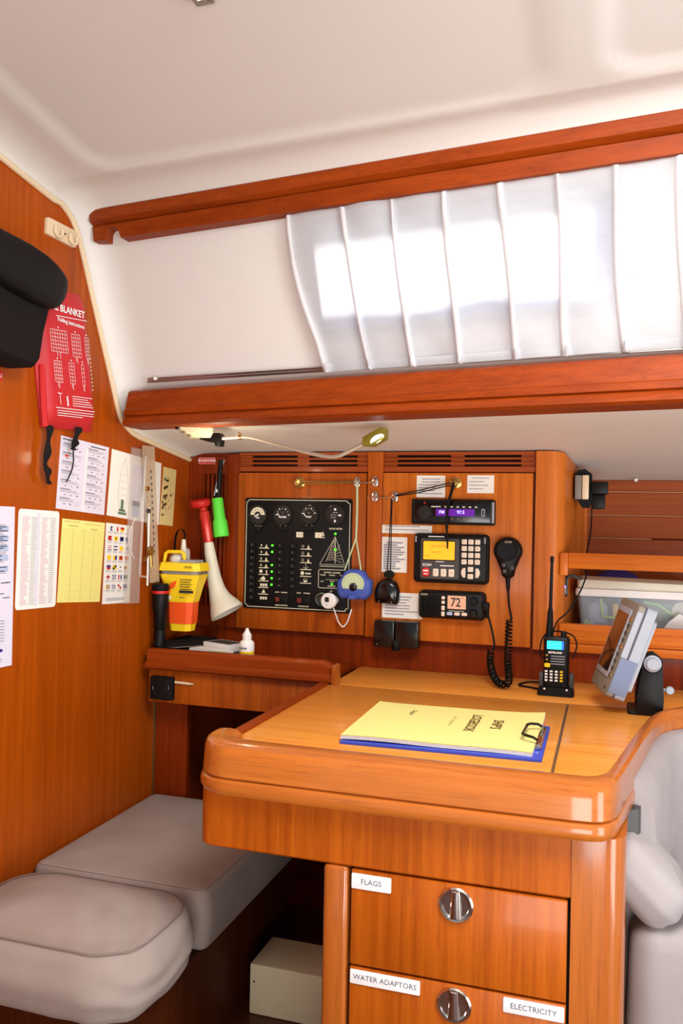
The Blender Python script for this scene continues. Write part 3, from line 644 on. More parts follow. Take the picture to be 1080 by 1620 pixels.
# red fire blanket pouch
qc = ((1.272, 1.508), (1.4257, 1.5288), (1.4768, 1.2647), (1.3188, 1.2578)); q = quadmap(*qc)
fp = thing('fire_blanket_pouch', 'red pouch with white pictograms and print hanging behind the black bag', 'pouch', (-1, 1.38, 1.258))
N = 14; V = []; F = []
for i in range(N+1):
    for j in range(N+1):
        s, t = i/N, j/N; p = q(s, t); e = min(1, min(s, 1-s)*9)*min(1, min(t, 1-t)*9)
        V.append((p[0], p[1], 0.004+0.020*math.sqrt(e)+0.0014*math.sin(13*s+9*t)*e*(1 if t < .25 else .3)))
for i in range(N):
    for j in range(N): F.append((i*(N+1)+j, (i+1)*(N+1)+j, (i+1)*(N+1)+j+1, i*(N+1)+j+1))
m = MB(LW).raw(V, F); bd = [(0, j) for j in range(N+1)]+[(i, N) for i in range(1, N+1)]+[(N, j) for j in range(N-1, -1, -1)]+[(i, 0) for i in range(N-1, 0, -1)]
m.loft([[(q(i/N, j/N)[0], q(i/N, j/N)[1], 0.001) for i, j in bd], [V[i*(N+1)+j] for i, j in bd]], 0, True, False)
m.build('pouch_body', 'red_pouch', fp, angle=60)
m = MB(LW); n = 0.0258
ql = lambda s0, t0, s1, t1, wd: m.line(q(s0, t0), q(s1, t1), wd, n, 0)
ang = math.atan2(qc[1][1]-qc[0][1], qc[1][0]-qc[0][0])
c = q(0.60, 0.845); m.text('FIRE BLANKET', 0.018, c[0]-.016, c[1], n, 0, rot=0.05, bold=.0004)
ql(.28, .80, .90, .80, .0012); c = q(0.57, 0.765); m.text('Folding instructions', 0.0105, c[0], c[1], n, 0, rot=0.03, bold=.0002)
def pict(s0, s1, t0, t1, nx, ny):
    for i in range(nx+1): ql(s0+(s1-s0)*i/nx, t0, s0+(s1-s0)*i/nx, t1, .0006)
    for j in range(ny+1): ql(s0, t0+(t1-t0)*j/ny, s1, t0+(t1-t0)*j/ny, .0006)
    ql((s0+s1)/2, t0, (s0+s1)/2, t0-.045, .0009); ql((s0*2+s1)/3, t0, (s0*2+s1)/3, t0-.035, .0009)
    c = q((s0+s1)/2, t1+.018); m.flat(ell(c[0], c[1], .0016, n=8), n, 0)
pict(.14, .46, .545, .70, 7, 6); pict(.55, .72, .53, .69, 4, 6); pict(.82, .90, .53, .68, 2, 6)
pict(.16, .30, .33, .48, 4, 6); pict(.45, .55, .33, .48, 2, 6); pict(.70, .75, .33, .48, 1, 5)
ql(.22, .17, .22, .25, .0012); ql(.36, .165, .36, .235, .004); ql(.18, .25, .26, .25, .0012)
for i in range(5): ql(.46, .24-i*.017, .46+.42*(.75+.25*random.random()), .24-i*.017, .0011)
ql(.12, .145, .90, .145, .0012)
for i in range(3): ql(.14, .125-i*.017, .88-.25*(i == 2), .125-i*.017, .0011)
for i in range(9): ql(.895, .30+i*.028, .912, .31+i*.028, .0018)
m.build('white_print', 'print_white', fp, label='white pictograms and lettering')
MB(LW).tube([(1.3052, 1.37, .012), (1.312, 1.30, .012), (1.3185, 1.259, .012)], .006, 0, 8).build('side_piping', 'red', fp)
def strap(pts, wd): 
    m = MB(LW); P_ = smooth_path(pts, 5); rings = []
    for i, p in enumerate(P_):
        k = wd*(0.35 if i == len(P_)-1 else 1)*(0.85+0.15*math.cos(i*0.9)); rings.append([(p.x-k, p.y, p.z), (p.x+k, p.y, p.z+.003*math.sin(i)), (p.x+k, p.y, p.z+.002+.003*math.sin(i)), (p.x-k, p.y, p.z+.002)])
    return m.loft(rings)
strap([(1.331, 1.262, .012), (1.327, 1.23, .014), (1.322, 1.195, .012), (1.323, 1.175, .016), (1.3335, 1.1531, .012)], .0085).build('pull_strap', 'strap_fabric', fp)
strap([(1.418, 1.268, .014), (1.409, 1.245, .015), (1.401, 1.2288, .016), (1.4005, 1.222, .016)], .0095).build('pull_strap', 'strap_fabric', fp)
MB(LW).tube(smooth_path([(1.4005, 1.226, .016), (1.404, 1.212, .014), (1.4075, 1.1995, .012), (1.401, 1.18, .012), (1.3898, 1.1606, .01)]), .0013, 0, 6).build('loose_cord', 'strap_fabric', fp)
MB(LW).box(1.17, 1.2152, 1.3265, 1.343, 0, .0015).quad(1.172, 1.2135, 1.331, 1.332, .0017, 1).text('s', .009, 1.2115, 1.336, .0018, 1).build('red_tag', ['red', 'print_white'], None, 'small red tag with white lettering at the left edge', 'tag')

# ================================================================== SHELF ON THE LEFT
sh = thing('shelf_unit', 'mahogany corner shelf with a moulded front edge', 'shelf', (-0.77, 1.69, 0.68))
MB().box(-0.9995, -0.56, 1.70, 1.911, 0.753, 0.765).build('shelf_board', 'wood_dark', sh)
y0 = 1.683
rings = []
for x, f in ((-0.979, 1), (-0.60, 1), (-0.565, 1), (-0.548, .72), (-0.541, .35)):
    rings.append([(x, y, z) for y, z in ((1.712, .7575), (y0-.004, .7575), (y0-.009, .762), (y0-.009, .770), (y0-.003, .7745), (y0, .777), (y0, .7745+.021*f), (y0+.006, .7765+.0255*f), (1.706, .7765+.0255*f), (1.712, .7745+.02*f))])
MB().loft(rings).build('front_moulding', 'wood_rail', sh, angle=30)
MB(FB(1.695)).box(-0.979, -0.56, 0.683, 0.757, -0.014, 0.0, bev=.001).build('shelf_apron', 'wood_door', sh)
MB().prism([(-.5415, 1.672), (-.532, 1.668), (-.528, 1.690), (-.537, 1.712), (-.545, 1.712)], .757, .798, 0, .004).build('end_cap', 'wood_fiddle_v', sh)
so = thing('wall_socket', 'square black power socket on the shelf front', 'socket', (-0.942, 1.694, .69))
MB(FB(1.695)).rbox(-.9708, -.9143, .6905, .7420, 0, .011, .004, 0, .002).build('socket_plate', 'black_soft', so)
MB(FB(1.695)).lathe([(.0205, .0112), (.0195, .0118), (.0185, .0112), (.0175, .003), (0, .003)], (-.9435, .7175, 0), (0, 0, 1), 0, 28, False).build('socket_well', 'black_gloss', so)
for du in (-.006, .006): MB(FB(1.695)).lathe([(.0026, .003), (.0026, .0038), (0, .0038)], (-.9435+du, .7175, 0), (0, 0, 1), 0, 10, False).build('contact', 'chrome', so)
MB(FB(1.695)).lathe([(0, 0), (.0030, .0), (.0030, .034), (.0012, .044), (0, .047)], (-.9118, .7312, .0035), (1, -0.03, 0), 0, 10).build('wooden_peg', 'trim_cream', None, 'pale pointed wooden peg beside the black wall socket', 'peg')

# ---- emergency beacon
bx_, by_ = -0.9415, 1.776
EM = Matrix.Translation((bx_, by_, 0))
ep = thing('emergency_beacon', 'yellow and orange emergency beacon with a handle and stub antenna', 'beacon', (bx_, by_, .835))
E_ = lambda: MB(EM)
octo = lambda a, b, c: [(-a+c, -b), (a-c, -b), (a, -b+c), (a, b-c), (a-c, b), (-a+c, b), (-a, b-c), (-a, -b+c)]
E_().loft([[(x, y, .974) for x, y in octo(.0555, .036, .012)], [(x, y, .992) for x, y in octo(.051, .034, .012)], [(x, y, .9925) for x, y in octo(.046, .03, .012)]]).build('collar', 'yellow', ep)
E_().loft([[(x, y, .966) for x, y in octo(.048, .032, .012)], [(x, y, .974) for x, y in octo(.048, .032, .012)]]).build('clear_band', 'dome_clear', ep)
E_().loft([[(x, y, .902) for x, y in octo(.0335, .026, .011)], [(x, y, .935) for x, y in octo(.042, .030, .012)], [(x, y, .9655) for x, y in octo(.0515, .034, .012)]]).build('body', 'yellow', ep)
E_().loft([[(x, y, .852) for x, y in octo(.0300, .024, .010)], [(x, y, .902) for x, y in octo(.0330, .0255, .011)]]).build('orange_band', 'orange', ep)
E_().loft([[(x, y, .835) for x, y in octo(.0260, .020, .009)], [(x, y, .852) for x, y in octo(.0285, .0225, .010)]]).build('foot', 'yellow', ep)
E_().tube([(-.047, -.008, .992), (-.043, -.008, 1.012), (-.037, -.008, 1.0165), (-.002, -.008, 1.0165), (.004, -.008, 1.012), (.006, -.008, .992)], .0042, 0, 8).build('handle', 'yellow', ep)
E_().lathe([(.0185, 0), (.0185, .008), (.0165, .014), (.010, .021), (0, .024)], (-.020, .004, .992), (0, 0, 1), 0, 20).build('clear_dome', 'dome_clear', ep)
E_().lathe([(.015, 0), (.015, .01), (.009, .016), (0, .018)], (-.020, .004, .992), (0, 0, 1), 0, 18).build('strobe', 'white', ep)
E_().box(.0, .040, -.022, .02, .9925, .9985).build('grey_lid', 'grey_plastic', ep)
E_().lathe([(.0055, 0), (.0055, .02), (.003, .026), (0, .028)], (.012, -.004, .998), (0, 0, 1), 0, 12).build('lamp_bulb', 'dome_clear', ep)
E_().lathe([(.0085, 0), (.0075, .013), (.0062, .022), (.0050, .035), (.0045, .039), (0, .039)], (-.010, .016, 1.006), (0, 0, 1), 0, 14).build('antenna_base', 'cream_plastic', ep)
an = smooth_path([(-.010, .016, 1.044), (-.008, .016, 1.056), (-.016, .017, 1.068), (-.028, .018, 1.064), (-.0345, .019, 1.045), (-.0365, .02, 1.015), (-.036, .02, .99)])
m = E_(); m.loft([[(p.x, p.y-.004, p.z), (p.x+.0014, p.y-.004, p.z+.0008), (p.x+.0014, p.y+.004, p.z+.0008), (p.x, p.y+.004, p.z)] for p in an]).build('antenna_strap', 'black_soft', ep)
m = E_(); m.at(EM @ FB(-.034))
m.quad(.008, .044, .924, .930, .001, 0)
for i in range(5): m.quad(.009+.002*i*0, .040-.004*(i % 2), .954-i*.0055, .9555-i*.0055, .0006, 0)
m.quad(.008, .022, .913, .9145, .001, 0)
for i, (a, b, c_, d) in enumerate(((-.020, -.004, .932, .952), (-.028, -.018, .91, .936))): m.flat([(a, c_), (b, c_+.004), (b+.006, d), (a+.006, d-.006)], .0012, 1)
m.quad(-.032, -.012, .909, .917, .0012, 2)
m.build('body_label', ['ink_black', 'orange', 'print_white'], ep)
MB(EM @ FB(-.036)).text('EPIRB', .0075, .030, .983, .0006, 0).build('collar_print', 'ink_black', ep)
# black torch standing beside it
tm = thing('black_torch', 'black cylindrical torch with a red ring standing at the shelf corner', 'torch', (-.968, 1.722, .795))
MB().lathe([(0, 0), (.0125, 0), (.0135, .004), (.0135, .04), (.0125, .042), (.0125, .047), (.0145, .05), (.0155, .085), (.0185, .095), (.0190, .125), (.0185, .128)], (-.970, 1.722, .795), (0, 0, 1), 0, 24).build('torch_body', 'black', tm)
MB().lathe([(.0188, 0), (.0192, .001), (.0192, .0055), (.0188, .0065)], (-.970, 1.722, .923), (0, 0, 1), 0, 24).build('red_ring', 'red', tm)
MB().lathe([(.0185, 0), (.0195, .002), (.0192, .012), (.016, .0155), (0, .0165)], (-.970, 1.722, .9296), (0, 0, 1), 0, 24).build('torch_cap', 'black_soft', tm)
# pouch, boxes and bottle on a flat folder
MB().prism([(-.99, 1.7135), (-.739, 1.7135), (-.739, 1.748), (-.80, 1.80), (-.86, 1.885), (-.99, 1.885)], .7652, .7942, 0, .002).build('flat_folder', 'navy_dark', None, 'flat dark navy folder lying on the corner shelf under small items', 'folder')
po = thing('black_pouch', 'flat black zipped pouch lying under the beacon', 'pouch', (-.92, 1.79, .795))
pq = [(-.990, 1.735), (-.935, 1.732), (-.882, 1.80), (-.872, 1.845), (-.90, 1.885), (-.990, 1.885)]
Lz = lambda Pp, z: [(p[0], p[1], z) for p in Pp]
MB().loft([Lz(inset(pq, .006), .7945), Lz(pq, .798), Lz(pq, .802), Lz(inset(pq, .008), .8085), Lz(inset(pq, .03), .812)]).build('pouch_body', 'bag_fabric', po, angle=50)
MB().tube([(p[0], p[1], .8005) for p in inset(pq, -.0008)[:4]], .0016, 0, 6).build('zip', 'steel', po)
b1 = thing('small_white_box', 'small white carton with a dark printed top on the shelf', 'box', (-.835, 1.79, .795))
bq = [(-.890, 1.782), (-.812, 1.752), (-.792, 1.80), (-.868, 1.832)]
MB().prism(bq, .7945, .811).build('carton', 'white', b1)
MB().prism(inset(bq, .005), .8111, .8115).build('printed_top', 'grey_dark', b1)
MB().prism([(-.905, 1.742), (-.80, 1.722), (-.796, 1.742), (-.812, 1.7495), (-.892, 1.776)], .7945, .8010).box(-.846, -.802, 1.7205, 1.7235, .7946, .8011, 1).build('folded_leaflet', ['white', 'tape_green'], None, 'thin white leaflet with a mint corner before the carton', 'leaflet')
bo = thing('dropper_bottle', 'small white dropper bottle with a yellow base on the shelf edge', 'bottle', (-.757, 1.729, .7945))
BO = (-.7575, 1.729, .7945)
MB().lathe([(0, 0), (.0155, 0), (.0165, .002), (.0165, .011)], BO, (0, 0, 1), 0, 24, False).build('yellow_base', 'yellow', bo)
MB().lathe([(.0165, .011), (.0165, .026), (.015, .031), (.009, .036), (.0088, .0375)], BO, (0, 0, 1), 0, 24, False).build('bottle_body', 'white', bo)
MB().lathe([(.0100, .037), (.0100, .047), (.0085, .0485), (.0045, .056), (.0030, .0605), (0, .0615)], BO, (0, 0, 1), 0, 20).build('dropper_cap', 'white', bo)
MB(FB(1.7122)).text('fulcar', .008, -.7585, .8135, .0002, 0, bold=.0002).build('bottle_print', 'ink', bo)

# ---- foghorn, torches, sign
MB(FB(1.9)).box(-.9716, -.9269, 1.2290, 1.2452, 0, .0015).text('FOGHORN', .0095, -.9492, 1.2372, .0018, 1, bold=.0002).poly_line(rr(-.9706, -.9279, 1.2300, 1.2442, .0), .0006, .0018, 1, True).build('foghorn_sign', ['red', 'print_white'], None, 'small red sign with white capital lettering above the horn', 'sign')
fh = thing('foghorn', 'foghorn with a red metal canister head and flared white trumpet', 'foghorn', (-.862, 1.84, .865))
pth = [(-.928, 1.845, 1.118), (-.918, 1.846, 1.065), (-.9133, 1.847, 1.038)]
MB().tube([(-.9295, 1.845, 1.120), (-.9275, 1.845, 1.112), (-.9265, 1.845, 1.110), (-.9145, 1.845, 1.046), (-.914, 1.845, 1.044), (-.9132, 1.845, 1.038)], [.0100, .0105, .0128, .0128, .0118, .0118], 0, 20).build('red_barrel', 'red_metal', fh)
MB().lathe([(0, -.008), (.021, -.0085), (.024, -.004), (.024, .005), (.021, .008), (0, .0085)], (-.9370, 1.845, 1.132), (-.10, -.22, 1), 0, 24).build('red_cap', 'red', fh)
MB().tube(smooth_path([(-.9135, 1.845, 1.041), (-.9085, 1.845, 1.01), (-.9005, 1.845, .97), (-.8915, 1.845, .935), (-.882, 1.845, .910), (-.871, 1.845, .890), (-.8605, 1.845, .8725)], 3), [.0105, .0115, .0125, .0135, .0142, .0152, .016, .0168, .0178, .019, .0205, .0225, .0245, .0275, .031, .0345, .038, .0405, .0415], 0, 28, False).build('white_trumpet', 'cream_plastic', fh)
gt = thing('green_torch', 'bright green torch hanging beside the foghorn', 'torch', (-.888, 1.86, 1.05))
MB().lathe([(0, 0), (.0175, 0), (.0187, .003), (.0175, .036), (.0140, .045), (.0135, .090), (.0128, .0935), (0, .0935)], (-.8880, 1.862, 1.052), (-.145, 0, 1), 0, 24).build('torch_body', 'green_torch', gt)
MB().lathe([(0, 0), (.0072, 0), (.0065, .045), (.0055, .09), (0, .092)], (-.9018, 1.868, 1.146), (.03, 0.05, 1), 0, 14).build('torch_handle', 'black', gt)
MB(FB(1.859)).box(-.9035, -.8995, 1.158, 1.166, 0, .001).build('label_patch', 'print_white', gt)
MB().tube(smooth_path([(-.9095, 1.862, 1.150), (-.904, 1.868, 1.19), (-.896, 1.885, 1.238)]), .0018, 0, 6).build('hanging_loop', 'grey_plastic', gt)
rd = thing('red_torch', 'small red torch hanging behind the white trumpet', 'torch', (-.93, 1.885, .875))
MB(FB(1.898)).rbox(-.9395, -.9215, .927, .966, 0, .014, .003, 0, .002).build('torch_head', 'red', rd)
MB(FB(1.898)).rbox(-.9265, -.9160, .8746, .9265, 0, .010, .002, 0, .001).build('torch_grip', 'red_pouch', rd)

# ================================================================== INSTRUMENT DOORS
def door(u0, u1, v0, v1, label, mt='wood_door'):
    return MB(FB(1.905)).box(u0, u1, v0, v1, 0, .015, bev=.0015).build('cabinet_door', mt, None, label, 'door', 'instrument locker doors')
door_a = door(-.8585, -.5375, .8325, 1.2075, 'mahogany locker door carrying the black switch panel')
door_b = door(-.4970, -.1600, .8285, 1.2085, 'mahogany locker door carrying the radios', 'wood_door_lit')
DF = FB(1.89)
# ---- electrical panel
ep = thing('switch_panel', 'black electrical switch panel with gauges and green lights', 'control panel', (-.7035, 1.89, .8819))
MB(DF).rbox(-.8380, -.5688, .8819, 1.1470, 0, .005, .004, 0, .001).build('panel_plate', 'black', ep)
m = MB(DF); n = .0053; a, b, c, d, k = -.8335, -.5735, .8865, 1.1425, .007
m.poly_line([(a+k, c), (b-k, c), (b-k, c+k*.6), (b, c+k), (b, d-k), (b-k, d-k*.5), (b-k, d), (a+k, d), (a+k*.4, d-k*.6), (a, d-k), (a, c+k), (a+k*.6, c+k*.6)], .0016, n, 0, True)
def boat(u, v, s): m.flat([(u-.45*s, v), (u, v+1.2*s), (u, v)], n, 0); m.flat([(u+.05*s, v), (u+.05*s, v+1.1*s), (u+.5*s, v)], n, 0); m.quad(u-.55*s, u+.6*s, v-.3*s, v-.08*s, n, 0)
for i in range(9):
    v = 1.0270-i*.0157
    if i < 8: m.quad(-.7990, -.7735, v-.0009, v+.0009, n, 0)
    if i < 4: boat(-.7805, v+.003, .006); m.flat(ell(-.7935, v+.0065, .0017, .003, 8), n, 0)
    elif i == 4: m.flat(ell(-.7935, v+.0075, .0042, n=10), n, 0); m.quad(-.7805, -.7775, v+.002, v+.010, n, 0)
    elif i == 5: m.flat([(-.796, v+.005), (-.786, v+.012), (-.781, v+.005), (-.786, v+.001)], n, 0)
    elif i == 7: m.flat([(-.791, v+.003), (-.785, v+.012), (-.781, v+.003)], n, 0)
    else: 
        for j in range(3): m.quad(-.7945+j*.0065, -.7895+j*.0065, v+.003, v+.0095, n, 0)
for i in range(6):
    v = 1.0275-i*.0160; m.quad(-.6935, -.6655, v-.0009, v+.0009, n, 0)
    if i < 3: boat(-.6740, v+.003, .0062); m.poly_line(ell(-.6875, v+.0065, .0026, .003, 8), .0007, n, 0, True)
    elif i == 3: m.quad(-.680, -.679, v+.002, v+.013, n, 0); m.line((-.686, v+.006), (-.6795, v+.002), .0008, n, 0); m.line((-.6795, v+.002), (-.673, v+.006), .0008, n, 0)
    elif i == 4: m.flat(ell(-.688, v+.0075, .0045, n=12), n, 0); m.quad(-.681, -.667, v+.0055, v+.0085, n, 0)
    else: m.flat([(-.685, v+.007)]+[(-.680+.005*math.cos(t), v+.007+.005*math.sin(t)) for t in [PI+PI*j/8 for j in range(9)]], n, 0); m.poly_line(ell(-.680, v+.007, .005, n=12), .0006, n, 0, True)
A, B, Cc = (-.608, 1.059), (-.6453, .9935), (-.5842, .9935)
m.poly_line([A, B, Cc], .0008, n, 0, True); m.line((-.608, 1.059), (-.6075, .997), .0014, n, 0); m.quad(-.6455, -.584, .9885, .9898, n, 0)
for i in range(12):
    t = .12+i*.068; m.line((-.6085, 1.059-.062*t), (-.6085-.0215*t, 1.059-.062*t-.001), .0007, n, 0)
m.line((-.609, 1.059), (-.630, .999), .0007, n, 0)
for i in range(6): m.line((-.6070, 1.005+i*.0045), (-.6070+.016-.001*i, .998+i*.0085), .0006, n, 0)
m.poly_line(rr(-.6475, -.5805, .9385, .9815, .004, 3), .0013, n, 0, True)
m.flat([(-.6435, 1.0600), (-.6395, 1.0715), (-.6395, 1.0600)], n, 0); m.flat([(-.6388, 1.0600), (-.6380, 1.0700), (-.6345, 1.0600)], n, 0)
for body, sz, u, v in (('FUEL', .005, -.803, 1.0778), ('WATER', .005, -.739, 1.0775), ('VOLT', .005, -.673, 1.0790), ('HOUR METER', .0052, -.6075, 1.0770), ('SOLAR', .004, -.6400, 1.0560), ('AUTO', .004, -.7505, .9232), ('MANUAL', .004, -.7330, .9232), ('AUTO', .004, -.6955, .9237), ('MANUAL', .004, -.6755, .9237), ('BILGE CONTROL', .0042, -.7390, .8925), ('WATER PUMP', .0042, -.6835, .8925), ('BATTERY CHARGER', .0045, -.6140, .9745), ('POWER', .0036, -.6365, .9685), ('CHARGE', .0036, -.6140, .9685), ('FULL', .0036, -.591, .9685), ('FAN', .0036, -.6385, .9535), ('FLOAT', .0036, -.6135, .9540), ('STAND BY', .004, -.6150, .9430), ('12V', .0045, -.616, .9310)):
    m.text(body, sz, u, v, n, 0, bold=.00015)
m.quad(-.630, -.600, .9578, .9585, n, 0)
m.build('panel_print', 'print_cream', ep)
gk = 0
for u, v, kind in ((-.8030, 1.1062, 0), (-.7392, 1.1074, 1), (-.6734, 1.1090, 2), (-.6085, 1.1097, 3)):
    g = MB(DF).lathe([(.0245, .005), (.0245, .009), (.0232, .0115), (.0212, .0118), (.0205, .0095), (0, .0095)], (u, v, 0), (0, 0, 1), 0, 32, False).build('gauge', 'dial_black', ep)
    m = MB(DF); n2 = .0099
    def ringarc(r0, r1, a0, a1, k=0, st=14):
        p = [math.radians(a0+(a1-a0)*i/st) for i in range(st+1)]
        m.flat([(u+r0*math.cos(t), v+r0*math.sin(t)) for t in p]+[(u+r1*math.cos(t), v+r1*math.sin(t)) for t in reversed(p)], n2, k)
    if kind == 0:
        ringarc(.0185, .008, 0, 180); m.line((u-.008, v-.004), (u+.003, v+.002), .003, n2+.0001, 1); m.text('OIL', .006, u, v-.0065, n2, 1, bold=.0003)
        for i in range(5): t = math.radians(30*i+30); m.line((u+.011*math.cos(t), v+.011*math.sin(t)), (u+.014*math.cos(t), v+.014*math.sin(t)), .0015, n2+.0002, 2)
    elif kind in (1, 2):
        for i in range(7):
            t = math.radians(180-i*30) if kind == 1 else math.radians(170-i*26); r0 = .0135; m.line((u+r0*math.cos(t), v+r0*math.sin(t)), (u+(.0175 if i % 2 == 0 else .016)*math.cos(t), v+(.0175 if i % 2 == 0 else .016)*math.sin(t)), .0022 if i % 2 == 0 else .001, n2, 1)
        m.line((u-.013, v+.004), (u-.008, v-.004), .0022, n2, 1); m.text('WATER' if kind == 1 else 'VOLT', .0055, u, v-.0055, n2, 1, bold=.0003); m.text('%', .004, u, v+.004, n2, 1)
    else:
        m.flat(ell(u, v+.0125, .003, n=10), n2, 1); m.flat(ell(u, v-.0145, .0026, .0033, 10), n2, 1); m.text('HOURS', .0035, u, v+.005, n2, 1); m.text('0 1 7 4', .0048, u-.003, v-.001, n2, 1); m.quad(u+.008, u+.015, v-.003, v+.001, n2, 1); m.text('QUARTZ', .003, u-.004, v-.0065, n2, 1)
    m.build('dial_print', ['print_cream', 'print_white', 'ink_black'], g)
    if kind < 3:
        kb = MB(DF).rbox(u-.0085, u+.0085, v-.0390, v-.0275, .005, .010, .002, 0, .001).build('gauge_button', 'black_soft', ep)
        m = MB(DF)
        for sx in (-1, 1): m.line((u+sx*.008, v-.0275), (u+sx*.006, v-.0245), .0008, .0054, 0)
        m.build('button_mark', 'print_cream', kb)
sw = MB(DF).rbox(-.8255, -.8090, 1.0275, 1.0400, .005, .0085, .001, 0, .001).build('switch', 'black_soft', ep)
tk = MB(DF).rbox(-.8190, -.8155, 1.0315, 1.0375, .0085, .0105, .0008, 0, .0005).build('toggle', 'grey_dark', sw)
for i in range(1, 9): copy_piece(tk, copy_piece(sw, ep, (0, 0, -i*.01565)), (0, 0, 0))
for u in (-.7455, -.7130):
    for i in range(7):
        s = copy_piece(sw, ep, (u+.8172, 0, -i*.0159)); copy_piece(tk, s, (0, 0, 0))
ld = None
for u, v in [(-.7653, 1.0341-i*.01562) for i in (0, 1, 3, 4, 5, 6)]+[(-.6080, 1.0655), (-.6075, 1.0286), (-.6143, .9478)]:
    if ld is None: ld = MB(DF).lathe([(.0026, .005), (.0026, .0065), (.0018, .0078), (0, .0082)], (u, v, 0), (0, 0, 1), 0, 12, False).build('indicator_light', 'led_green', ep); u_, v_ = u, v
    else: copy_piece(ld, ep, (u-u_, 0, v-v_))
for u0, u1 in ((-.7570, -.7215), (-.7020, -.6655)):
    r = MB(DF).rbox(u0, u1, .8975, .9190, .005, .0075, .002, 0, .001).build('rocker_housing', 'black_soft', ep)
    MB(DF).rbox(u0+.003, u0+.013, .9010, .9120, .0075, .0095, .001, 0, .0007).build('rocker_light', 'rocker_red', r)
    MB(DF).rbox(u0+.0135, u0+.029, .9010, .9120, .0075, .0088, .001, 0, .0007).build('rocker', 'black', r)
for u in (-.6960, -.6490):
    MB(DF).box(u-.009, u+.008, 1.0550, 1.0675, .005, .0056).text('TANK' if u < -.68 else 'OK', .005, u, 1.061, .0058, 1).build('cream_tag', ['print_cream', 'ink_soft'], ep)
MB(DF).lathe([(.0140, .005), (.0140, .010), (.0125, .0115), (.0105, .010), (.0100, .0055), (0, .0055)], (-.6375, .9118, 0), (0, 0, 1), 0, 28, False).build('power_outlet', 'grey_dark', ep)
MB(DF).lathe([(.0150, .0052), (.0150, .010), (.0142, .011), (.0136, .0055)], (-.6375, .9118, 0), (0, 0, 1), 0, 28, False).build('outlet_ring', 'tape_green', ep)
# charging plug in the outlet with its white cord
cg = thing('white_charger', 'round white charger plugged in at the switch panel corner', 'charger', (-.600, 1.86, .85))
CG = FB(1.885) @ Matrix.Translation((-.604, .9118, 0)) @ Matrix.Rotation(math.radians(-12), 4, 'Y')
MB(CG).lathe([(.009, .002), (.0100, .012), (.0165, .022), (.0185, .028), (.0185, .036), (.0165, .039), (0, .0395)], (0, 0, 0), (0, 0, 1), 0, 28).build('charger_body', 'white', cg)
MB(CG).rbox(-.006, .0045, -.002, .009, .0393, .0400, .001).build('charger_port', 'ink_black', cg)
MB(CG).text('12V', .005, 0, -.0085, .0398, 0).build('charger_print', 'ink_soft', cg)
MB().tube(smooth_path([(-.6015, 1.862, .895), (-.597, 1.868, .878), (-.5925, 1.874, .862), (-.583, 1.877, .8515), (-.573, 1.877, .862), (-.567, 1.876, .878), (-.563, 1.878, .893)]), .0016, 0, 8).build('charger_cord', 'white', cg)

# ---- door knobs, hooks and cords
def knob(u, v, o):
    MB(DF).lathe([(.0135, 0), (.0135, .002), (.011, .0035), (.004, .004), (.004, .010), (.0085, .013), (.0095, .0165), (.0075, .0195), (0, .0205)], (u, v, 0), (0, 0, 1), 0, 24).build('knob', 'brass', o)
knob(-.7007, 1.1840, door_a)
knob(-.3300, 1.1855, door_b)
for (u0, v0, u1, v1, lab) in ((-.5591, 1.1860, -.5155, 1.1880, 'upper silver hook latch between the locker doors'), (-.4680, 1.1540, -.5160, 1.1535, 'lower silver hook latch on the radio locker door')):
    o = thing('hook_latch', lab, 'latch', (u1, 1.89, v1-.015), 'silver hook latches')
    for u, v in ((u0, v0), (u1, v1)):
        MB(DF).prism(ell(u, v, .0075, .0125, 20), 0.0006, .003, 0, .001).build('latch_plate', 'chrome', o)
        MB(DF).tube([(u-.004, v, .003), (u-.0035, v, .009), (u, v, .0115), (u+.0035, v, .009), (u+.004, v, .003)], .0016, 0, 8).build('latch_eye', 'chrome', o)
    MB(DF).tube(smooth_path([(u1, v1, .008), (u1+(u0-u1)*.3, v1-.003, .010), (u1+(u0-u1)*.6, v1-.004, .011), (u0+(u1-u0)*.12, v0-.001, .011), (u0, v0+.004, .012), (u0+(u0-u1)*.06, v0, .012)]), .0017, 0, 8).build('hook', 'chrome', o)
MB(DF).tube([(-.7007, 1.1870, .015), (-.630, 1.1862, .013), (-.5591, 1.1880, .009)], .0014, 0, 6).tube([(-.7007, 1.1805, .015), (-.630, 1.1825, .012), (-.5591, 1.1855, .009)], .0014, 0, 6).build('string', 'brass_dull', None, 'thin brown cord from the left knob to the hook', 'cord')
MB(DF).tube([(-.468, 1.156, .011), (-.41, 1.168, .014), (-.332, 1.1875, .016)], .0013, 0, 6).tube([(-.468, 1.154, .011), (-.41, 1.163, .014), (-.332, 1.182, .016)], .0013, 0, 6).build('string', 'strap_fabric', None, 'thin black doubled cord from the lower hook to the right knob', 'cord')
st = [(-.3310, 1.186, .0215), (-.3325, 1.170, .026), (-.3385, 1.140, .0345), (-.3410, 1.11, .036), (-.3405, 1.08, .037), (-.3385, 1.06, .039), (-.3380, 1.040, .039)]
P_ = smooth_path(st, 4)
MB(DF).loft([[(p.x-(.0032 if i < len(P_)*.62 else .0018), p.y, p.z), (p.x+(.0032 if i < len(P_)*.62 else .0018), p.y, p.z), (p.x+(.0032 if i < len(P_)*.62 else .0018), p.y, p.z+.0018), (p.x-(.0032 if i < len(P_)*.62 else .0018), p.y, p.z+.0018)] for i, p in enumerate(P_)]).build('hanging_strap', 'strap_fabric', None, 'black strap hanging from the right knob over the stereo', 'strap')

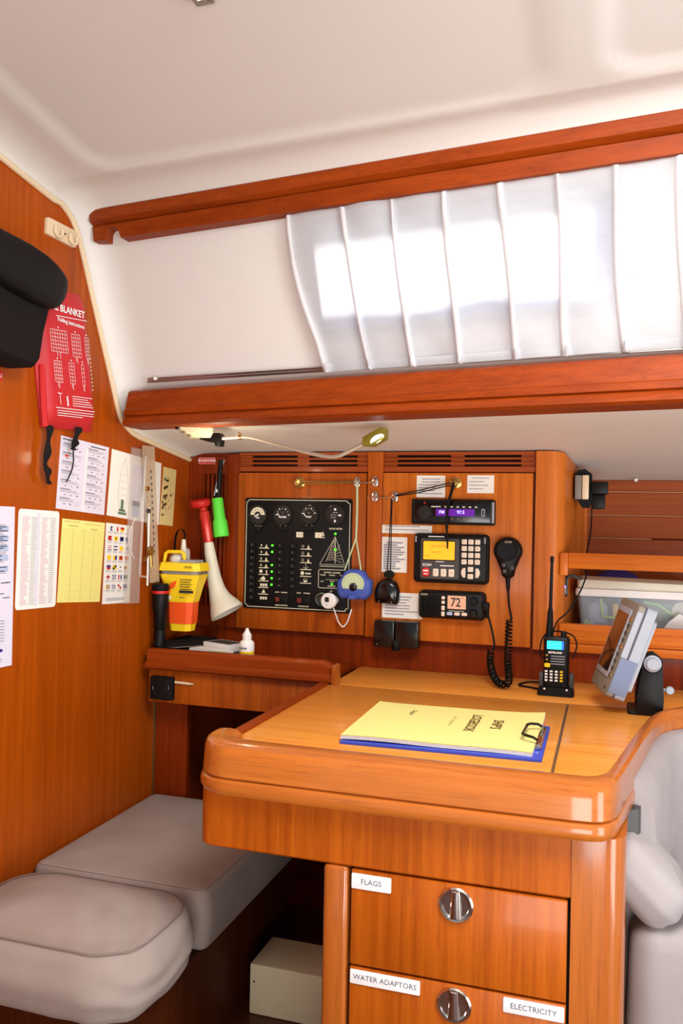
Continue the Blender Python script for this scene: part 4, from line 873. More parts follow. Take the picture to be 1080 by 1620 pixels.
# ---- blue hand bearing compass on its lanyard
hc = thing('hand_compass', 'round blue rubber hand compass hanging on a pale green lanyard', 'compass', (-.552, 1.85, .918))
body = [(-.030, -.0345), (.028, -.0345), (.0395, -.020), (.0405, .008), (.031, .0135), (.0225, .0285), (.010, .0335), (-.010, .0335), (-.0225, .0285), (-.031, .0125), (-.0405, .006), (-.0395, -.020)]
CM = FB(1.878) @ Matrix.Translation((-.5520, .9530, 0))
MB(CM).loft([L(inset(body, .003), 0), L(body, .004), L(body, .022), L(inset(body, .004), .028), L(inset(body, .008), .030)]).build('rubber_body', 'blue_rubber', hc, angle=50)
face = [(.0265*math.cos(t), .001+.0245*math.sin(t)) for t in [math.radians(-28+i*236/20) for i in range(21)]]
MB(CM).prism(face, .0295, .0312).build('compass_face', 'tape_green', hc)
MB(CM).lathe([(.0095, 0), (.0085, .003), (.005, .005), (0, .0055)], (.001, -.006, .0312), (0, 0, 1), 0, 20).build('compass_pivot', 'black_gloss', hc)
m = MB(CM)
for i in range(13): t = math.radians(-20+i*18.5); m.line((.020*math.cos(t), .001+.019*math.sin(t)), (.0235*math.cos(t), .001+.022*math.sin(t)), .0008, .0314, 0)
m.build('compass_marks', 'ink', hc)
MB(CM).loft([L([(-.012, -.0345), (.008, -.0345), (.010, -.022), (-.009, -.022)], .027), L([(-.010, -.0335), (.006, -.0335), (.008, -.024), (-.007, -.024)], .034)]).build('thumb_grip', 'blue_rubber', hc)
la = MB().tube(smooth_path([(-.556, 1.878, 1.187), (-.5535, 1.874, 1.12), (-.5528, 1.868, 1.055)]), .0026, 0, 8).tube([(-.5528, 1.868, 1.057), (-.5765, 1.862, .984)], .0018, 0, 8).tube([(-.5528, 1.868, 1.057), (-.5375, 1.862, .984)], .0018, 0, 8)
la.build('lanyard', 'tape_green', hc)
# ---- black puck on black cords
pk = thing('puck_compass', 'black rubber puck compass hanging on thin black cords', 'compass', (-.479, 1.87, .906))
PM = FB(1.884) @ Matrix.Translation((-.4790, .9370, 0))
pb = [(-.0265, -.0260), (.024, -.0280), (.0285, -.020), (.0295, .004), (.0225, .022), (.010, .0295), (-.008, .0295), (-.022, .0195), (-.0285, .0)]
MB(PM).loft([L(inset(pb, .002), 0), L(pb, .003), L(pb, .013), L(inset(pb, .005), .020), L(inset(pb, .012), .023)]).build('puck_body', 'black_gloss', pk, angle=50)
MB(PM).loft([L(ell(.003, .0395, .0125, .0095, 14), .002), L(ell(.003, .0395, .011, .008, 14), .014)]).build('puck_neck', 'black_soft', pk)
for u, v in ((-.016, -.021), (.013, -.022), (.018, .010)): MB(PM).lathe([(.0018, 0), (.0012, .0012), (0, .0014)], (u, v, .0195), (0, 0, 1), 0, 8).build('stud', 'chrome', pk)
MB().tube(smooth_path([(-.4735, 1.878, 1.148), (-.4765, 1.878, 1.06), (-.4800, 1.878, .984)]), .0012, 0, 6).tube(smooth_path([(-.4720, 1.878, 1.148), (-.4725, 1.878, 1.06), (-.4725, 1.878, .984)]), .0012, 0, 6).build('hanging_cord', 'strap_fabric', pk)
# ---- black double box under it
bb = thing('black_holder', 'black glossy two-part holder fixed below the puck compass', 'holder', (-.454, 1.88, .81))
MB(DF).rbox(-.5055, -.4580, .8125, .8725, .002, .026, .004, 0, .003).build('holder_half', 'black_gloss', bb)
MB(DF).rbox(-.4565, -.4025, .8125, .8725, .002, .026, .004, 0, .003).build('holder_half', 'black_gloss', bb)
MB(DF).rbox(-.4640, -.4470, .8055, .830, .003, .028, .002, 0, .002).build('holder_clasp', 'black', bb)
MB(DF).box(-.5000, -.4955, .8185, .8205, .026, .0264).build('holder_mark', 'chrome', bb)

# ---- notes stuck on the door
def note(u0, u1, v0, v1, label, rows, head=0, name='paper_note'):
    m = MB(DF).box(u0, u1, v0, v1, 0.0002, .0008); w_ = u1-u0; h_ = v1-v0
    for i in range(rows):
        v = v1-h_*(.16+.8*i/max(1, rows)); e = u0+w_*(.55+.4*random.random()) if i >= head else u1-w_*.18
        s0 = u0+w_*(.07 if i >= head else .18); m.quad(s0, e, v-h_*.022, v+h_*.022 if rows > 2 else v+h_*.08, .0010, 1)
    return m.build(name, ['paper_warm', 'ink_soft'], None, label, 'note', 'notes on the radio door')
note(-.4182, -.3530, 1.1532, 1.2025, 'square white note left of the right brass knob', 6, 2)
note(-.3035, -.2442, 1.1637, 1.2036, 'white note right of the brass knob, above the stereo', 4, 1)
note(-.4970, -.3810, 1.0700, 1.0890, 'narrow white strip note between stereo and marine radio', 2)
note(-.4965, -.4375, .9810, 1.0615, 'tall white list note behind the puck compass cords', 12, 1)
note(-.4935, -.4000, .8770, .9350, 'white note half hidden behind the radio showing 72', 7)

# ---- car stereo
cs = thing('car_stereo', 'slim black car stereo with a violet display', 'stereo', (-.33, 1.88, 1.092))
MB(DF).rbox(-.4260, -.2395, 1.0920, 1.1490, .0003, .016, .004, 0, .004).build('stereo_case', 'black', cs)
MB(DF).rbox(-.4200, -.2470, 1.0965, 1.1450, .016, .020, .003, 0, .002).build('faceplate', 'black_gloss', cs)
MB(DF).box(-.2465, -.2405, 1.0970, 1.1440, .014, .0175, bev=.002).build('end_strip', 'grey_plastic', cs)
MB(DF).rbox(-.3690, -.2830, 1.1115, 1.1275, .020, .0203, .001).build('display', 'lcd_violet', cs)
MB(DF).text('FM', .010, -.3560, 1.1200, .0206, 0, bold=.0002).text('97.5', .010, -.3135, 1.1200, .0206, 0, bold=.0002).build('display_text', 'lcd_text', cs)
MB(DF).lathe([(.0165, .020), (.0160, .028), (.0145, .031), (0, .0315)], (-.3935, 1.1185, 0), (0, 0, 1), 0, 28).build('volume_knob', 'dial_black', cs)
MB(DF).lathe([(.0025, .020), (.0018, .0215), (0, .0218)], (-.3950, 1.1400, 0), (0, 0, 1), 0, 10).build('red_light', 'red', cs)
for i in range(6): MB(DF).rbox(-.3500+i*.0135, -.3445+i*.0135, 1.1305, 1.1335, .020, .0215, .001).build('preset_key', 'key_cream', cs)
for i in range(4): MB(DF).rbox(-.3340+i*.0135, -.3300+i*.0135, 1.1045, 1.1070, .020, .0212, .0008).build('small_key', 'brass', cs)
MB(DF).box(-.3800, -.3585, 1.1310, 1.1332, .020, .0204).build('stereo_print', 'print_white', cs)
MB(DF).rbox(-.2680, -.2605, 1.1115, 1.1285, .020, .0212, .002).rbox(-.2660, -.2625, 1.1140, 1.1260, .0212, .0214, .001, 1).build('usb_slot', ['grey_plastic', 'ink_black'], cs)
# ---- marine radio control head with orange display
sb = thing('marine_radio', 'black marine radio with an orange display and a keypad', 'radio', (-.33, 1.875, .964))
MB(DF).rbox(-.4180, -.2505, .9620, 1.0720, .0003, .018, .010, 0, .004).build('radio_case', 'black_soft', sb)
MB(DF).rbox(-.4135, -.2545, .9660, 1.0680, .018, .026, .008, 0, .004).build('radio_front', 'black', sb)
MB(DF).rbox(-.4000, -.3140, .9720, 1.0610, .026, .0272, .004).build('display_surround', 'grey_dark', sb)
MB(DF).rbox(-.3965, -.3225, 1.0120, 1.0575, .0272, .0280, .003).build('display_bezel', 'black_gloss', sb)
lc = MB(DF).rbox(-.3940, -.3240, 1.0145, 1.0550, .0280, .0284, .001).build('display', 'lcd_orange', sb)
MB(DF).text('1234 567.8', .008, -.362, 1.0445, .0286, 0).text('USB  TX', .006, -.366, 1.031, .0286, 0, sx=1.1).text('MHF', .005, -.385, 1.022, .0286, 0).build('display_text', 'brass_dull', lc)
MB(DF).text('ICOM', .0078, -.3855, 1.0020, .0275, 0, bold=.0002).build('front_print', 'print_white', sb)
for a_, b_, c_, d_, n_ in ((-.356, -.325, 1.0005, 1.0025, .0275), (-.366, -.347, 1.0095, 1.0110, .0284), (-.384, -.348, 1.0645, 1.0665, .0262)): MB(DF).quad(a_, b_, c_, d_, n_).build('print_line', 'print_white', sb)
MB(DF).rbox(-.3960, -.3795, .9760, .9970, .0272, .032, .007, 0, .002).build('distress_key', 'red', sb)
MB(DF).quad(-.3935, -.3820, .9880, .9910, .0323, 0).quad(-.392, -.3835, .9815, .9835, .0323, 0).build('key_print', 'print_white', sb)
ky = None
def keys(u, v, w_, h_):
    return MB(DF).rbox(u-w_/2, u+w_/2, v-h_/2, v+h_/2, .026, .0295, .0018, 0, .0008).text('%d' % random.randint(0, 9), h_*.5, u, v, .0298, 1).build('key', ['key_cream', 'ink_soft'], sb)
for r in range(4):
    for c_ in range(3): keys(-.3030+c_*.0146, 1.0555-r*.0146, .0112, .0110)
for c_ in range(3): keys(-.3655+c_*.0175, .9860, .0125, .0170)
keys(-.2885, .9955, .012, .011); keys(-.2885, .9800, .012, .011)
for sx in (-1, 1):
    u = -.2885+sx*.0155; MB(DF).prism([(u-.0045*sx, .9775), (u+.0015*sx, .9775), (u+.005*sx, .9845), (u+.005*sx, .9910), (u+.0015*sx, .9980), (u-.0045*sx, .9980)][::sx], .026, .0295, 0, .0008).build('arrow_key', 'key_cream', sb)
for u in (-.4120, -.2585):
    MB(DF).box(u-.0018, u+.0018, 1.052, 1.066, .024, .0262, bev=.001).build('edge_glint', 'grey_plastic', sb)
# ---- VHF set
vh = thing('vhf_radio', 'black fixed radio with a pink display reading 72', 'radio', (-.33, 1.87, .884))
MB(DF).rbox(-.4045, -.2560, .8835, .9450, .0003, .022, .010, 0, .004).build('radio_case', 'black_soft', vh)
MB(DF).rbox(-.4010, -.2590, .8865, .9420, .022, .030, .009, 0, .005).build('radio_front', 'black', vh)
sg = None
for i in range(6):
    if sg is None: sg = MB(DF).box(-.3955, -.3925, .8920, .9320, .030, .0335, bev=.001, seg=1).build('grille_rib', 'black_soft', vh)
    else: copy_piece(sg, vh, (i*.0068, 0, 0))
MB(DF).rbox(-.3400, -.2935, .8915, .9395, .030, .0312, .003).build('display_surround', 'black_gloss', vh)
lc = MB(DF).rbox(-.3370, -.2965, .9075, .9365, .0312, .0317, .001).build('display', 'lcd_pink', vh)
MB(DF).text('72', .0270, -.3190, .9215, .0320, 0, bold=.0003, sx=.85).text('HI', .005, -.3045, .9320, .0320, 0).build('display_text', 'ink_black', lc)
MB(DF).text('ICOM', .006, -.3900, .9365, .0304, 0).build('front_print', 'print_cream', vh)
MB(DF).quad(-.334, -.300, .9025, .9035, .0315, 0).build('print_line', 'print_cream', vh)
for v in (.9310, .9210, .9085, .8955): MB(DF).rbox(-.3505, -.3432, v-.0035 if v > .915 else v-.005, v+.0035 if v > .915 else v+.005, .030, .0325, .0015, 0, .0006).build('key', 'key_cream', vh)
for u, mt in ((-.3320, 'ink_blue'), (-.3155, 'key_cream'), (-.2995, 'key_cream')): MB(DF).rbox(u-.0062, u+.0062, .8935, .9005, .0312, .0335, .0025, 0, .0006).build('key', mt, vh)
for v in (.9270, .9010): MB(DF).lathe([(.0085, .030), (.0080, .040), (.0068, .042), (0, .0425)], (-.2795, v, 0), (0, 0, 1), 0, 22).build('tuning_knob', 'black_gloss', vh)
# ---- microphone with its coiled cord
mc = thing('hand_microphone', 'black hand microphone with a coiled cord hanging by the radio', 'microphone', (-.207, 1.87, .765))
mo = []
for i in range(25):
    t = math.radians(-35+i*250/24); mo.append((-.2090+.0305*math.cos(t), 1.0385+.0300*math.sin(t)))
mo = mo+[(-.2245, .9990), (-.2210, .9840), (-.2155, .9795), (-.2010, .9795), (-.1955, .9840), (-.1925, .9990)]
MB(DF).loft([L(inset(mo, .003), .004), L(mo, .008), L(mo, .020), L(inset(mo, .003), .026), L(inset(mo, .007), .029)]).build('mic_body', 'black', mc, angle=50)
g = MB(DF).lathe([(.0225, .029), (.0215, .0305), (.019, .0298), (0, .0298)], (-.2090, 1.0395, 0), (0, 0, 1), 0, 28, False).build('mic_grille', 'black_soft', mc)
for i in range(7):
    v = 1.0265+i*.0043; h_ = math.sqrt(max(0, .0185**2-(v-1.0395)**2)); MB(DF).box(-.2090-h_, -.2090+h_, v-.001, v+.001, .0298, .0306).build('grille_bar', 'black_gloss', g)
MB(DF).text('ICOM', .0058, -.2075, 1.0575, .0310, 0).build('mic_print', 'print_cream', mc)
for u, v in ((-.2165, 1.0075), (-.2145, .9945), (-.1985, 1.0020)): MB(DF).rbox(u-.0040, u+.0040, v-.0042, v+.0042, .029, .0308, .001, 0, .0005).build('mic_key', 'grey_dark', mc)
MB(DF).box(-.217, -.201, 1.01, 1.04, 0, .005).build('mic_hanger', 'black_soft', mc)
MB().tube([(-.2085, 1.870, .981), (-.2070, 1.868, .962), (-.2065, 1.867, .952)], [.0055, .0042, .0032], 0, 12).build('strain_relief', 'black_soft', mc)
st = smooth_path([(-.2065, 1.867, .953), (-.2035, 1.862, .92), (-.1975, 1.856, .896), (-.1990, 1.852, .891)], 4)
MB().tube(st, .0024, 0, 8).build('cord', 'black_soft', mc)
cp_ = smooth_path([(-.2015, 1.850, .890), (-.2010, 1.838, .845), (-.1985, 1.815, .805), (-.1925, 1.785, .776), (-.1965, 1.768, .7680), (-.2120, 1.775, .7690), (-.2270, 1.802, .7790), (-.2375, 1.832, .800), (-.2385, 1.848, .8220)], 8)
MB().tube(helix(cp_, .0064, .0078, 10), .0022, 0, 6).build('coiled_cord', 'black', mc)
MB().tube(smooth_path([(-.2365, 1.850, .822), (-.2325, 1.853, .835), (-.2390, 1.857, .868), (-.2475, 1.858, .896), (-.2495, 1.856, .904)], 5), .0024, 0, 8).build('cord', 'black_soft', mc)
MB(DF).rbox(-.2595, -.2455, .9080, .9260, .024, .042, .005, 0, .002).build('plug_housing', 'black_soft', mc)
MB().tube([(-.2505, 1.856, .912), (-.2495, 1.856, .902), (-.2490, 1.857, .892)], [.0058, .0045, .0032], 0, 12).build('strain_relief', 'black_soft', mc)

# ================================================================== READING LAMP AND DOME LIGHT UNDER THE SOFFIT
dl = thing('dome_light', 'cream stepped dome light fixed under the lower rail', 'lamp', (-.842, 1.62, 1.262))
for i, (h0, h1, r) in enumerate(((1.2840, 1.2920, .040), (1.2770, 1.2840, .036), (1.2705, 1.2770, .031), (1.2645, 1.2705, .025))):
    MB(Matrix.Translation((-.842+.006*i, 1.618, 0)) @ Matrix.Rotation(math.radians(28), 4, 'Z')).loft([[(x, y, h0) for x, y in rr(-r+.002, r-.002, -r*.8, r*.8, .006)], [(x, y, h1) for x, y in rr(-r, r, -r*.85, r*.85, .006)]]).build('lamp_step', 'lamp_cream', dl)
MB(Matrix.Translation((-.826, 1.615, 0))).box(-.014, .010, -.022, -.016, 1.283, 1.2915).build('lamp_slot', 'lamp_glow', dl)
pl_ = light('dome_light_glow', 'POINT', 0.38, (-.770, 1.585, 1.222), (-.79, 1.6, 1.0), (1, .84, .58), shadow_soft_size=.012)
rl = thing('reading_lamp', 'flexible gooseneck reading lamp with an olive head under the soffit', 'lamp', (-.80, 1.62, 1.246))
MB(FB(1.63)).prism([(-.8244, 1.262), (-.805, 1.2565), (-.790, 1.2550), (-.788, 1.2475), (-.776, 1.2470), (-.7735, 1.2690), (-.779, 1.2745), (-.792, 1.2750), (-.797, 1.2690), (-.8235, 1.2685)], 0, .020, 0, .002).build('lamp_clamp', 'black', rl)
ap = [(-.777, 1.62, 1.2640), (-.750, 1.62, 1.2660), (-.730, 1.62, 1.2668), (-.705, 1.62, 1.2643), (-.6552, 1.62, 1.2510), (-.6063, 1.62, 1.2385), (-.558, 1.62, 1.2272), (-.5252, 1.62, 1.2247), (-.4974, 1.62, 1.2357), (-.4655, 1.62, 1.2515)]
MB().tube(smooth_path(ap, 6), .0042, 0, 10).build('gooseneck', 'steel_bright', rl)
MB().lathe([(.0058, -.003), (.0058, .003)], (-.7345, 1.62, 1.2668), (1, 0, 0), 0, 14).tube([(-.7345, 1.62, 1.2725), (-.738, 1.62, 1.2765)], .0014, 0, 6).build('lamp_collar', 'brass', rl)
hd = [(-.4690, 1.2465), (-.4480, 1.2450), (-.4225, 1.2600), (-.4215, 1.2800), (-.4330, 1.2830), (-.4690, 1.2630)]
MB(FB(1.638)).prism(hd, 0, .028, 0, .005).build('lamp_head', 'olive', rl)
ex, ez = (Vector((-.4225, 1.266))-Vector((-.4545, 1.2475))).normalized(); cx_, cz_ = -.4395, 1.2595
LM = FB(1.612) @ Matrix.Translation((cx_, cz_, 0)) @ Matrix.Rotation(math.atan2(ez, ex), 4, 'Z') @ Matrix.Rotation(math.radians(28), 4, 'X')
MB(LM).prism(ell(.001, -.001, .0150, .0068, 24), -.004, .003, 0, .001).build('lamp_lens', 'led_head', rl)
hook = thing('ceiling_hook', 'small grey metal catch on the headliner at the top edge', 'catch', (-.4985, .955, 1.735))
MB().box(-.512, -.486, .950, .968, 1.7475, 1.7605, bev=.002).build('catch_plate', 'steel', hook)
MB().tube([(-.508, .952, 1.748), (-.499, .946, 1.742), (-.490, .952, 1.748)], .0022, 0, 8).build('catch_ring', 'steel', hook)

# ================================================================== CHART TABLE
ZT = .757
ct_ = thing('chart_table', 'mahogany chart table with raised edge, lifting lid and drawers', 'table', (-.25, 1.4, .17))
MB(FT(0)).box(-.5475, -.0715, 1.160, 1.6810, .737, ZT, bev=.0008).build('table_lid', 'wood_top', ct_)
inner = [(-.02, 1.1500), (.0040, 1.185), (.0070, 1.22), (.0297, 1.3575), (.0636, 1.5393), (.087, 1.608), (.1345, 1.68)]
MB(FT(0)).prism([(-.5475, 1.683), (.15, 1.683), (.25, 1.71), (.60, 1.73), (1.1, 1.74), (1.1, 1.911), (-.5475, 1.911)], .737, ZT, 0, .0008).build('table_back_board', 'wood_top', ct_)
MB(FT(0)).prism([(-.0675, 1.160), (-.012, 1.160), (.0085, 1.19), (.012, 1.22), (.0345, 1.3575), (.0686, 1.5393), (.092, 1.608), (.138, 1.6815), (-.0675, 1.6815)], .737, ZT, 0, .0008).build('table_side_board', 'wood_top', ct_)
hg = MB(FT(0)).box(-.0712, -.0678, 1.168, 1.672, .750, .7573).build('piano_hinge', 'steel', ct_)
MB(FT(0)).tube([(-.0695, 1.168, .7576), (-.0695, 1.672, .7576)], .0011, 0, 6).build('hinge_pin', 'steel', hg)
MB(FT(0)).box(-.56, -.02, 1.18, 1.9, .722, .737).build('table_underside', 'wood_dark', ct_)
# raised moulding swept round the front and right-hand edge: (outward distance, height)
prf = [(.0, .7000), (.0, .7600), (.003, .7665), (.010, .7712), (.022, .7725), (.038, .7715), (.0465, .7675), (.0495, .7615), (.0505, .750), (.0520, .7262), (.0505, .7245), (.0475, .7235), (.0500, .7222), (.0540, .7195), (.0555, .7140), (.0550, .7060), (.0525, .7012), (.0460, .7000)]
def arc2(cx, cy, r, a0, a1, n_): return [(cx+r*math.cos(math.radians(a0+(a1-a0)*i/n_)), cy+r*math.sin(math.radians(a0+(a1-a0)*i/n_))) for i in range(n_+1)]
pin = [(-.5275, 1.196), (-.5275, 1.186)]+arc2(-.5155, 1.182, .012, 180, 270, 6)[1:]
pout = [(-.5810, 1.196), (-.5820, 1.182)]+arc2(-.5160, 1.1805, .066, 180, 270, 6)[1:]
for a, b in (((-.40, 1.1690), (-.40, 1.1135)), ((-.25, 1.1685), (-.25, 1.1130)), ((-.12, 1.1680), (-.12, 1.1125)), ((-.050, 1.1680), (-.040, 1.1125)), ((-.026, 1.1690), (-.016, 1.1140)), ((-.014, 1.1740), (-.002, 1.1190)), ((-.005, 1.1840), (.009, 1.1300)), ((.001, 1.197), (.0165, 1.148)), ((.0065, 1.222), (.0225, 1.180)),
             ((.0297, 1.3575), (.0490, 1.335)), ((.0480, 1.455), (.0660, 1.440)), ((.0636, 1.530), (.0780, 1.520)), ((.0720, 1.566), (.0860, 1.554)), ((.0870, 1.608), (.0965, 1.588)), ((.1080, 1.646), (.1140, 1.618)), ((.1345, 1.675), (.1370, 1.642)), ((.18, 1.70), (.181, 1.662)), ((.25, 1.715), (.25, 1.676)), ((.40, 1.722), (.40, 1.684)), ((.70, 1.73), (.70, 1.692)), ((1.1, 1.735), (1.1, 1.697))):
    pin.append(a); pout.append(b)
rings = []
for i, (p, o) in enumerate(zip(pin, pout)):
    up = 0.004*max(0, 1-i/6)
    rings.append([(p[0]+(o[0]-p[0])*d/.0555, p[1]+(o[1]-p[1])*d/.0555, z+(up if z > .75 else 0)) for d, z in prf])
MB().loft(rings).build('raised_edge', 'wood_fiddle', ct_, angle=28)
MB(FT(0)).prism([(-.5665, 1.20), (-.5475, 1.20), (-.5475, 1.672), (-.5665, 1.672)], .690, .7615, 0, .002).build('side_edge', 'wood_rail', ct_)
# apron below the edge
aa = [(-.573+.016, .6260+0), (-.0400, .6260), (-.0400, .7005), (-.5730, .7005), (-.5730, .6440), (-.5685, .6310)]
fr = [(-.548, 1.135), (-.0395, 1.135), (-.0395, 1.155), (-.53, 1.155), (-.551, 1.176), (-.551, 1.66), (-.5715, 1.66), (-.5715, 1.160)]+arc2(-.5465, 1.160, .025, 180, 265, 6)[1:]
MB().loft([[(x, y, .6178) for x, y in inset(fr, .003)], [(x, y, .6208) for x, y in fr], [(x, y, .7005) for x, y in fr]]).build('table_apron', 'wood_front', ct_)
MB(FB(1.135)).box(-.3735, -.3375, .17, .6172, -.03, .002, bev=.006, seg=3).build('table_post', 'wood_fiddle_v', ct_)
pc = [(-.0390, 1.134), (-.004, 1.134)]+arc2(-.004, 1.166, .032, -90, 0, 8)[1:]+[(.031, 1.24), (.0, 1.30), (-.0390, 1.30)]
MB().loft([[(x, y, .17) for x, y in pc], [(x, y, .7005) for x, y in pc]]).build('corner_column', 'wood_fiddle_v', ct_)
MB(FB(1.150)).box(-.3375, -.0395, .17, .6255, -.02, 0).build('drawer_carcase', 'void_shade', ct_)
MB(FT(0)).box(-.3735, -.3375, 1.16, 1.70, .17, .72).build('side_panel', 'wood_dark', ct_)
MB(FT(0)).box(-.04, -.02, 1.30, 1.70, .17, .72).build('side_panel', 'wood_dark', ct_)
def lab(m, u0, u1, v0, v1, body, size): m.rbox(u0, u1, v0, v1, 0.0002, .0014, .0018, 0, .0004).text(body, size, (u0+u1)/2, (v0+v1)/2, .0016, 1)
for v0, v1, labs, nm in ((.4855, .6155, ((-.3317, -.2755, .5905, .6115, 'FLAGS', .0105),), 'top'), (.345, .4825, ((-.3312, -.2328, .4600, .4795, 'WATER ADAPTORS', .0102), (-.1220, -.0447, .4603, .4797, 'ELECTRICITY', .0102)), 'low'), (.20, .342, (), 'bot')):
    d = MB(FB(1.150)).box(-.3325, -.0430, v0, v1, 0, .0165, bev=.0018).build('drawer', 'wood_front', ct_)
    for (a, b, c, e, s, z_) in labs:
        m = MB(FB(1.1335)); lab(m, a, b, c, e, s, z_); m.build('drawer_label', ['paper', 'ink'], d, label='white label reading %s' % s)
    kv = v1-.0265
    MB(FB(1.1335)).lathe([(.0235, .0), (.0235, .002), (.0215, .0038), (.018, .0035), (.0165, .0015), (0, .0012)], (-.1865, kv, 0), (0, 0, 1), 0, 32, False).build('pull_ring', 'chrome', d)
    m = MB(FB(1.1335)); m.loft([[(-.1865-.0055*k-.002, kv-.019*k2, z_), (-.1865+.0055*k+.002, kv-.019*k2, z_), (-.1865+.0045*k+.001, kv+.020*k2, z_), (-.1865-.0045*k-.001, kv+.020*k2, z_)] for k, k2, z_ in ((1.3, 1, .001), (1.0, .98, .0035), (.5, .9, .005))]); m.build('pull_bar', 'chrome', d)

# ---- clipboard with the logbook
cb = thing('clipboard', 'blue clipboard with a metal clip lying on the chart table', 'clipboard', (-.24, 1.38, .757))
CB = FT(.7575)
cq = [(-.3870, 1.2415), (-.0865, 1.2520), (-.0885, 1.4600), (-.3990, 1.4800)]
MB(CB).prism(cq, 0, .004, 0, .0008).build('board', 'blue_board', cb)
MB(CB).box(-.1010, -.0915, 1.300, 1.418, .0042, .0130, bev=.003).build('clip_base', 'chrome', cb)
MB(CB).tube([(-.0975, 1.312, .016), (-.1040, 1.313, .0195), (-.1160, 1.318, .0205), (-.1210, 1.325, .0205), (-.1195, 1.388, .0205), (-.1150, 1.397, .0205), (-.1040, 1.402, .0195), (-.0975, 1.402, .016)], .0022, 0, 8).build('clip_wire', 'black_gloss', cb)
lg = thing('logbook', 'yellow covered logbook papers held in the blue clipboard', 'logbook', (-.24, 1.38, .7615))
q = quadmap((-.3905, 1.492), (-.1000, 1.512), (-.1010, 1.262), (-.3880, 1.2490))
def wave(N, M_, base, amp, mat, name, sc0=1.0):
    V = []; F = []
    for i in range(N+1):
        for j in range(M_+1):
            s, t = i/N, j/M_; p = q(s, t)
            z = base+amp*(.35*math.sin(2.6*s+.8)+.5*max(0, t-.8)*5*s**6*1.8+.45*(1-s)**8*t+.12*math.sin(9*s)*(1-t))
            V.append((p[0], p[1], z))
    for i in range(N):
        for j in range(M_): F.append((i*(M_+1)+j, (i+1)*(M_+1)+j, (i+1)*(M_+1)+j+1, i*(M_+1)+j+1))
    return V, F
for k, (base, mt, nm) in enumerate(((.0052, 'white', 'page'), (.0070, 'white', 'page'), (.0088, 'white', 'page'), (.0106, 'paper_logbook', 'cover'))):
    V, F = wave(16, 10, base, .006, mt, nm); m = MB(CB).raw(V, F); m.raw([(v[0], v[1], v[2]-.0011) for v in V], F); N_, M_ = 16, 10
    bd = [(0, j) for j in range(M_+1)]+[(i, M_) for i in range(1, N_+1)]+[(N_, j) for j in range(M_-1, -1, -1)]+[(i, 0) for i in range(N_-1, 0, -1)]
    m.loft([[(V[i*(M_+1)+j][0], V[i*(M_+1)+j][1], V[i*(M_+1)+j][2]-.0011) for i, j in bd], [V[i*(M_+1)+j] for i, j in bd]], 0, False, False)
    m.build(nm, mt, lg, angle=60)
zz = lambda x: .0106+.006*.35*math.sin(2.6*((x+.389)/.288)+.8)+.0013
m = MB(CB)
m.text("SHIP'S", .024, -.1700, 1.405, zz(-.17), 0, rot=-PI/2, bold=.0002).text('LOGBOOK', .024, -.2080, 1.400, zz(-.208), 0, rot=-PI/2, bold=.0002).text('2 0 1 9   S E A S O N', .007, -.2420, 1.400, zz(-.242), 0, rot=-PI/2).text('Skipper', .012, -.315, 1.430, zz(-.315), 0, rot=-PI/2)
m.build('cover_print', 'brass_dull', lg)

# ---- handheld radio standing in its charging cradle
hx, hy = -.0965, 1.765
hr = thing('handheld_radio', 'black handheld radio with a cyan display and a tall antenna', 'radio', (hx, hy, .772))
cr = thing('charging_cradle', 'black charging cradle holding the handheld radio on the table', 'charger', (hx, hy, .757))
H = FB(hy) @ Matrix.Translation((hx, 0, 0))
MB(H).loft([[(x, ZT+.0003, z) for x, z in rr(-.0360, .0350, -.026, .028, .008)], [(x, ZT+.013, z) for x, z in rr(-.0345, .0335, -.025, .027, .008)], [(x, ZT+.016, z) for x, z in rr(-.032, .031, -.023, .024, .008)]]).build('cradle_base', 'black_soft', cr)
for s in (-1, 1): MB(H).rbox(s*.0295-.0045, s*.0295+.0045, ZT+.013, ZT+.043, -.016, .010, .003, 0, .002).build('cradle_cheek', 'grey_dark', cr)
for s in (-1, 1): MB(H).lathe([(.0022, 0), (.0018, .001), (0, .0012)], (s*.0215, ZT+.014, .0262), (0, 0, 1), 0, 10).build('cradle_light', 'print_white', cr)
bz0 = ZT+.0165
MB(H).loft([[(x, bz0, z) for x, z in rr(-.0235, .0235, -.018, .018, .006)], [(x, bz0+.05, z) for x, z in rr(-.0245, .0245, -.016, .0175, .006)], [(x, bz0+.094, z) for x, z in rr(-.0255, .0250, -.014, .0165, .006)], [(x, bz0+.099, z) for x, z in rr(-.0235, .0230, -.012, .0145, .006)]]).build('radio_body', 'black', hr)
MB(H).lathe([(.0075, 0), (.0068, .02), (.0052, .05), (.0034, .06), (.0030, .150), (.0038, .1505), (.0038, .161), (0, .162)], (-.0150, bz0+.0985, 0), (.015, 1, -.01), 0, 14).build('antenna', 'black_soft', hr)
MB(H).lathe([(.0062, 0), (.0058, .010), (.005, .012), (0, .0122)], (.0125, bz0+.0985, 0), (0, 1, 0), 0, 14).build('tuning_knob', 'black', hr)
n0 = .0172
m = MB(H); m.rbox(-.0185, .0135, bz0+.0755, bz0+.0920, .0155, .0178, .0015).rbox(.0100, .0145, bz0+.0755, bz0+.0920, .0156, .0179, .001, 1); m.build('display', ['lcd_cyan', 'lcd_blue'], hr)
MB(H).text('RETELAND', .0054, -.002, bz0+.0690, .0184, 0, bold=.0002).build('radio_print', 'print_white', hr)
for i in range(4): MB(H).box(-.0105+.0, .0165, bz0+.0455+i*.0052, bz0+.0472+i*.0052, .0168, .0182).build('grille_bar', 'grey_plastic', hr)
MB(H).rbox(-.0225, -.0115, bz0+.0395, bz0+.0475, .0165, .0188, .002).build('band_key', 'yellow', hr)
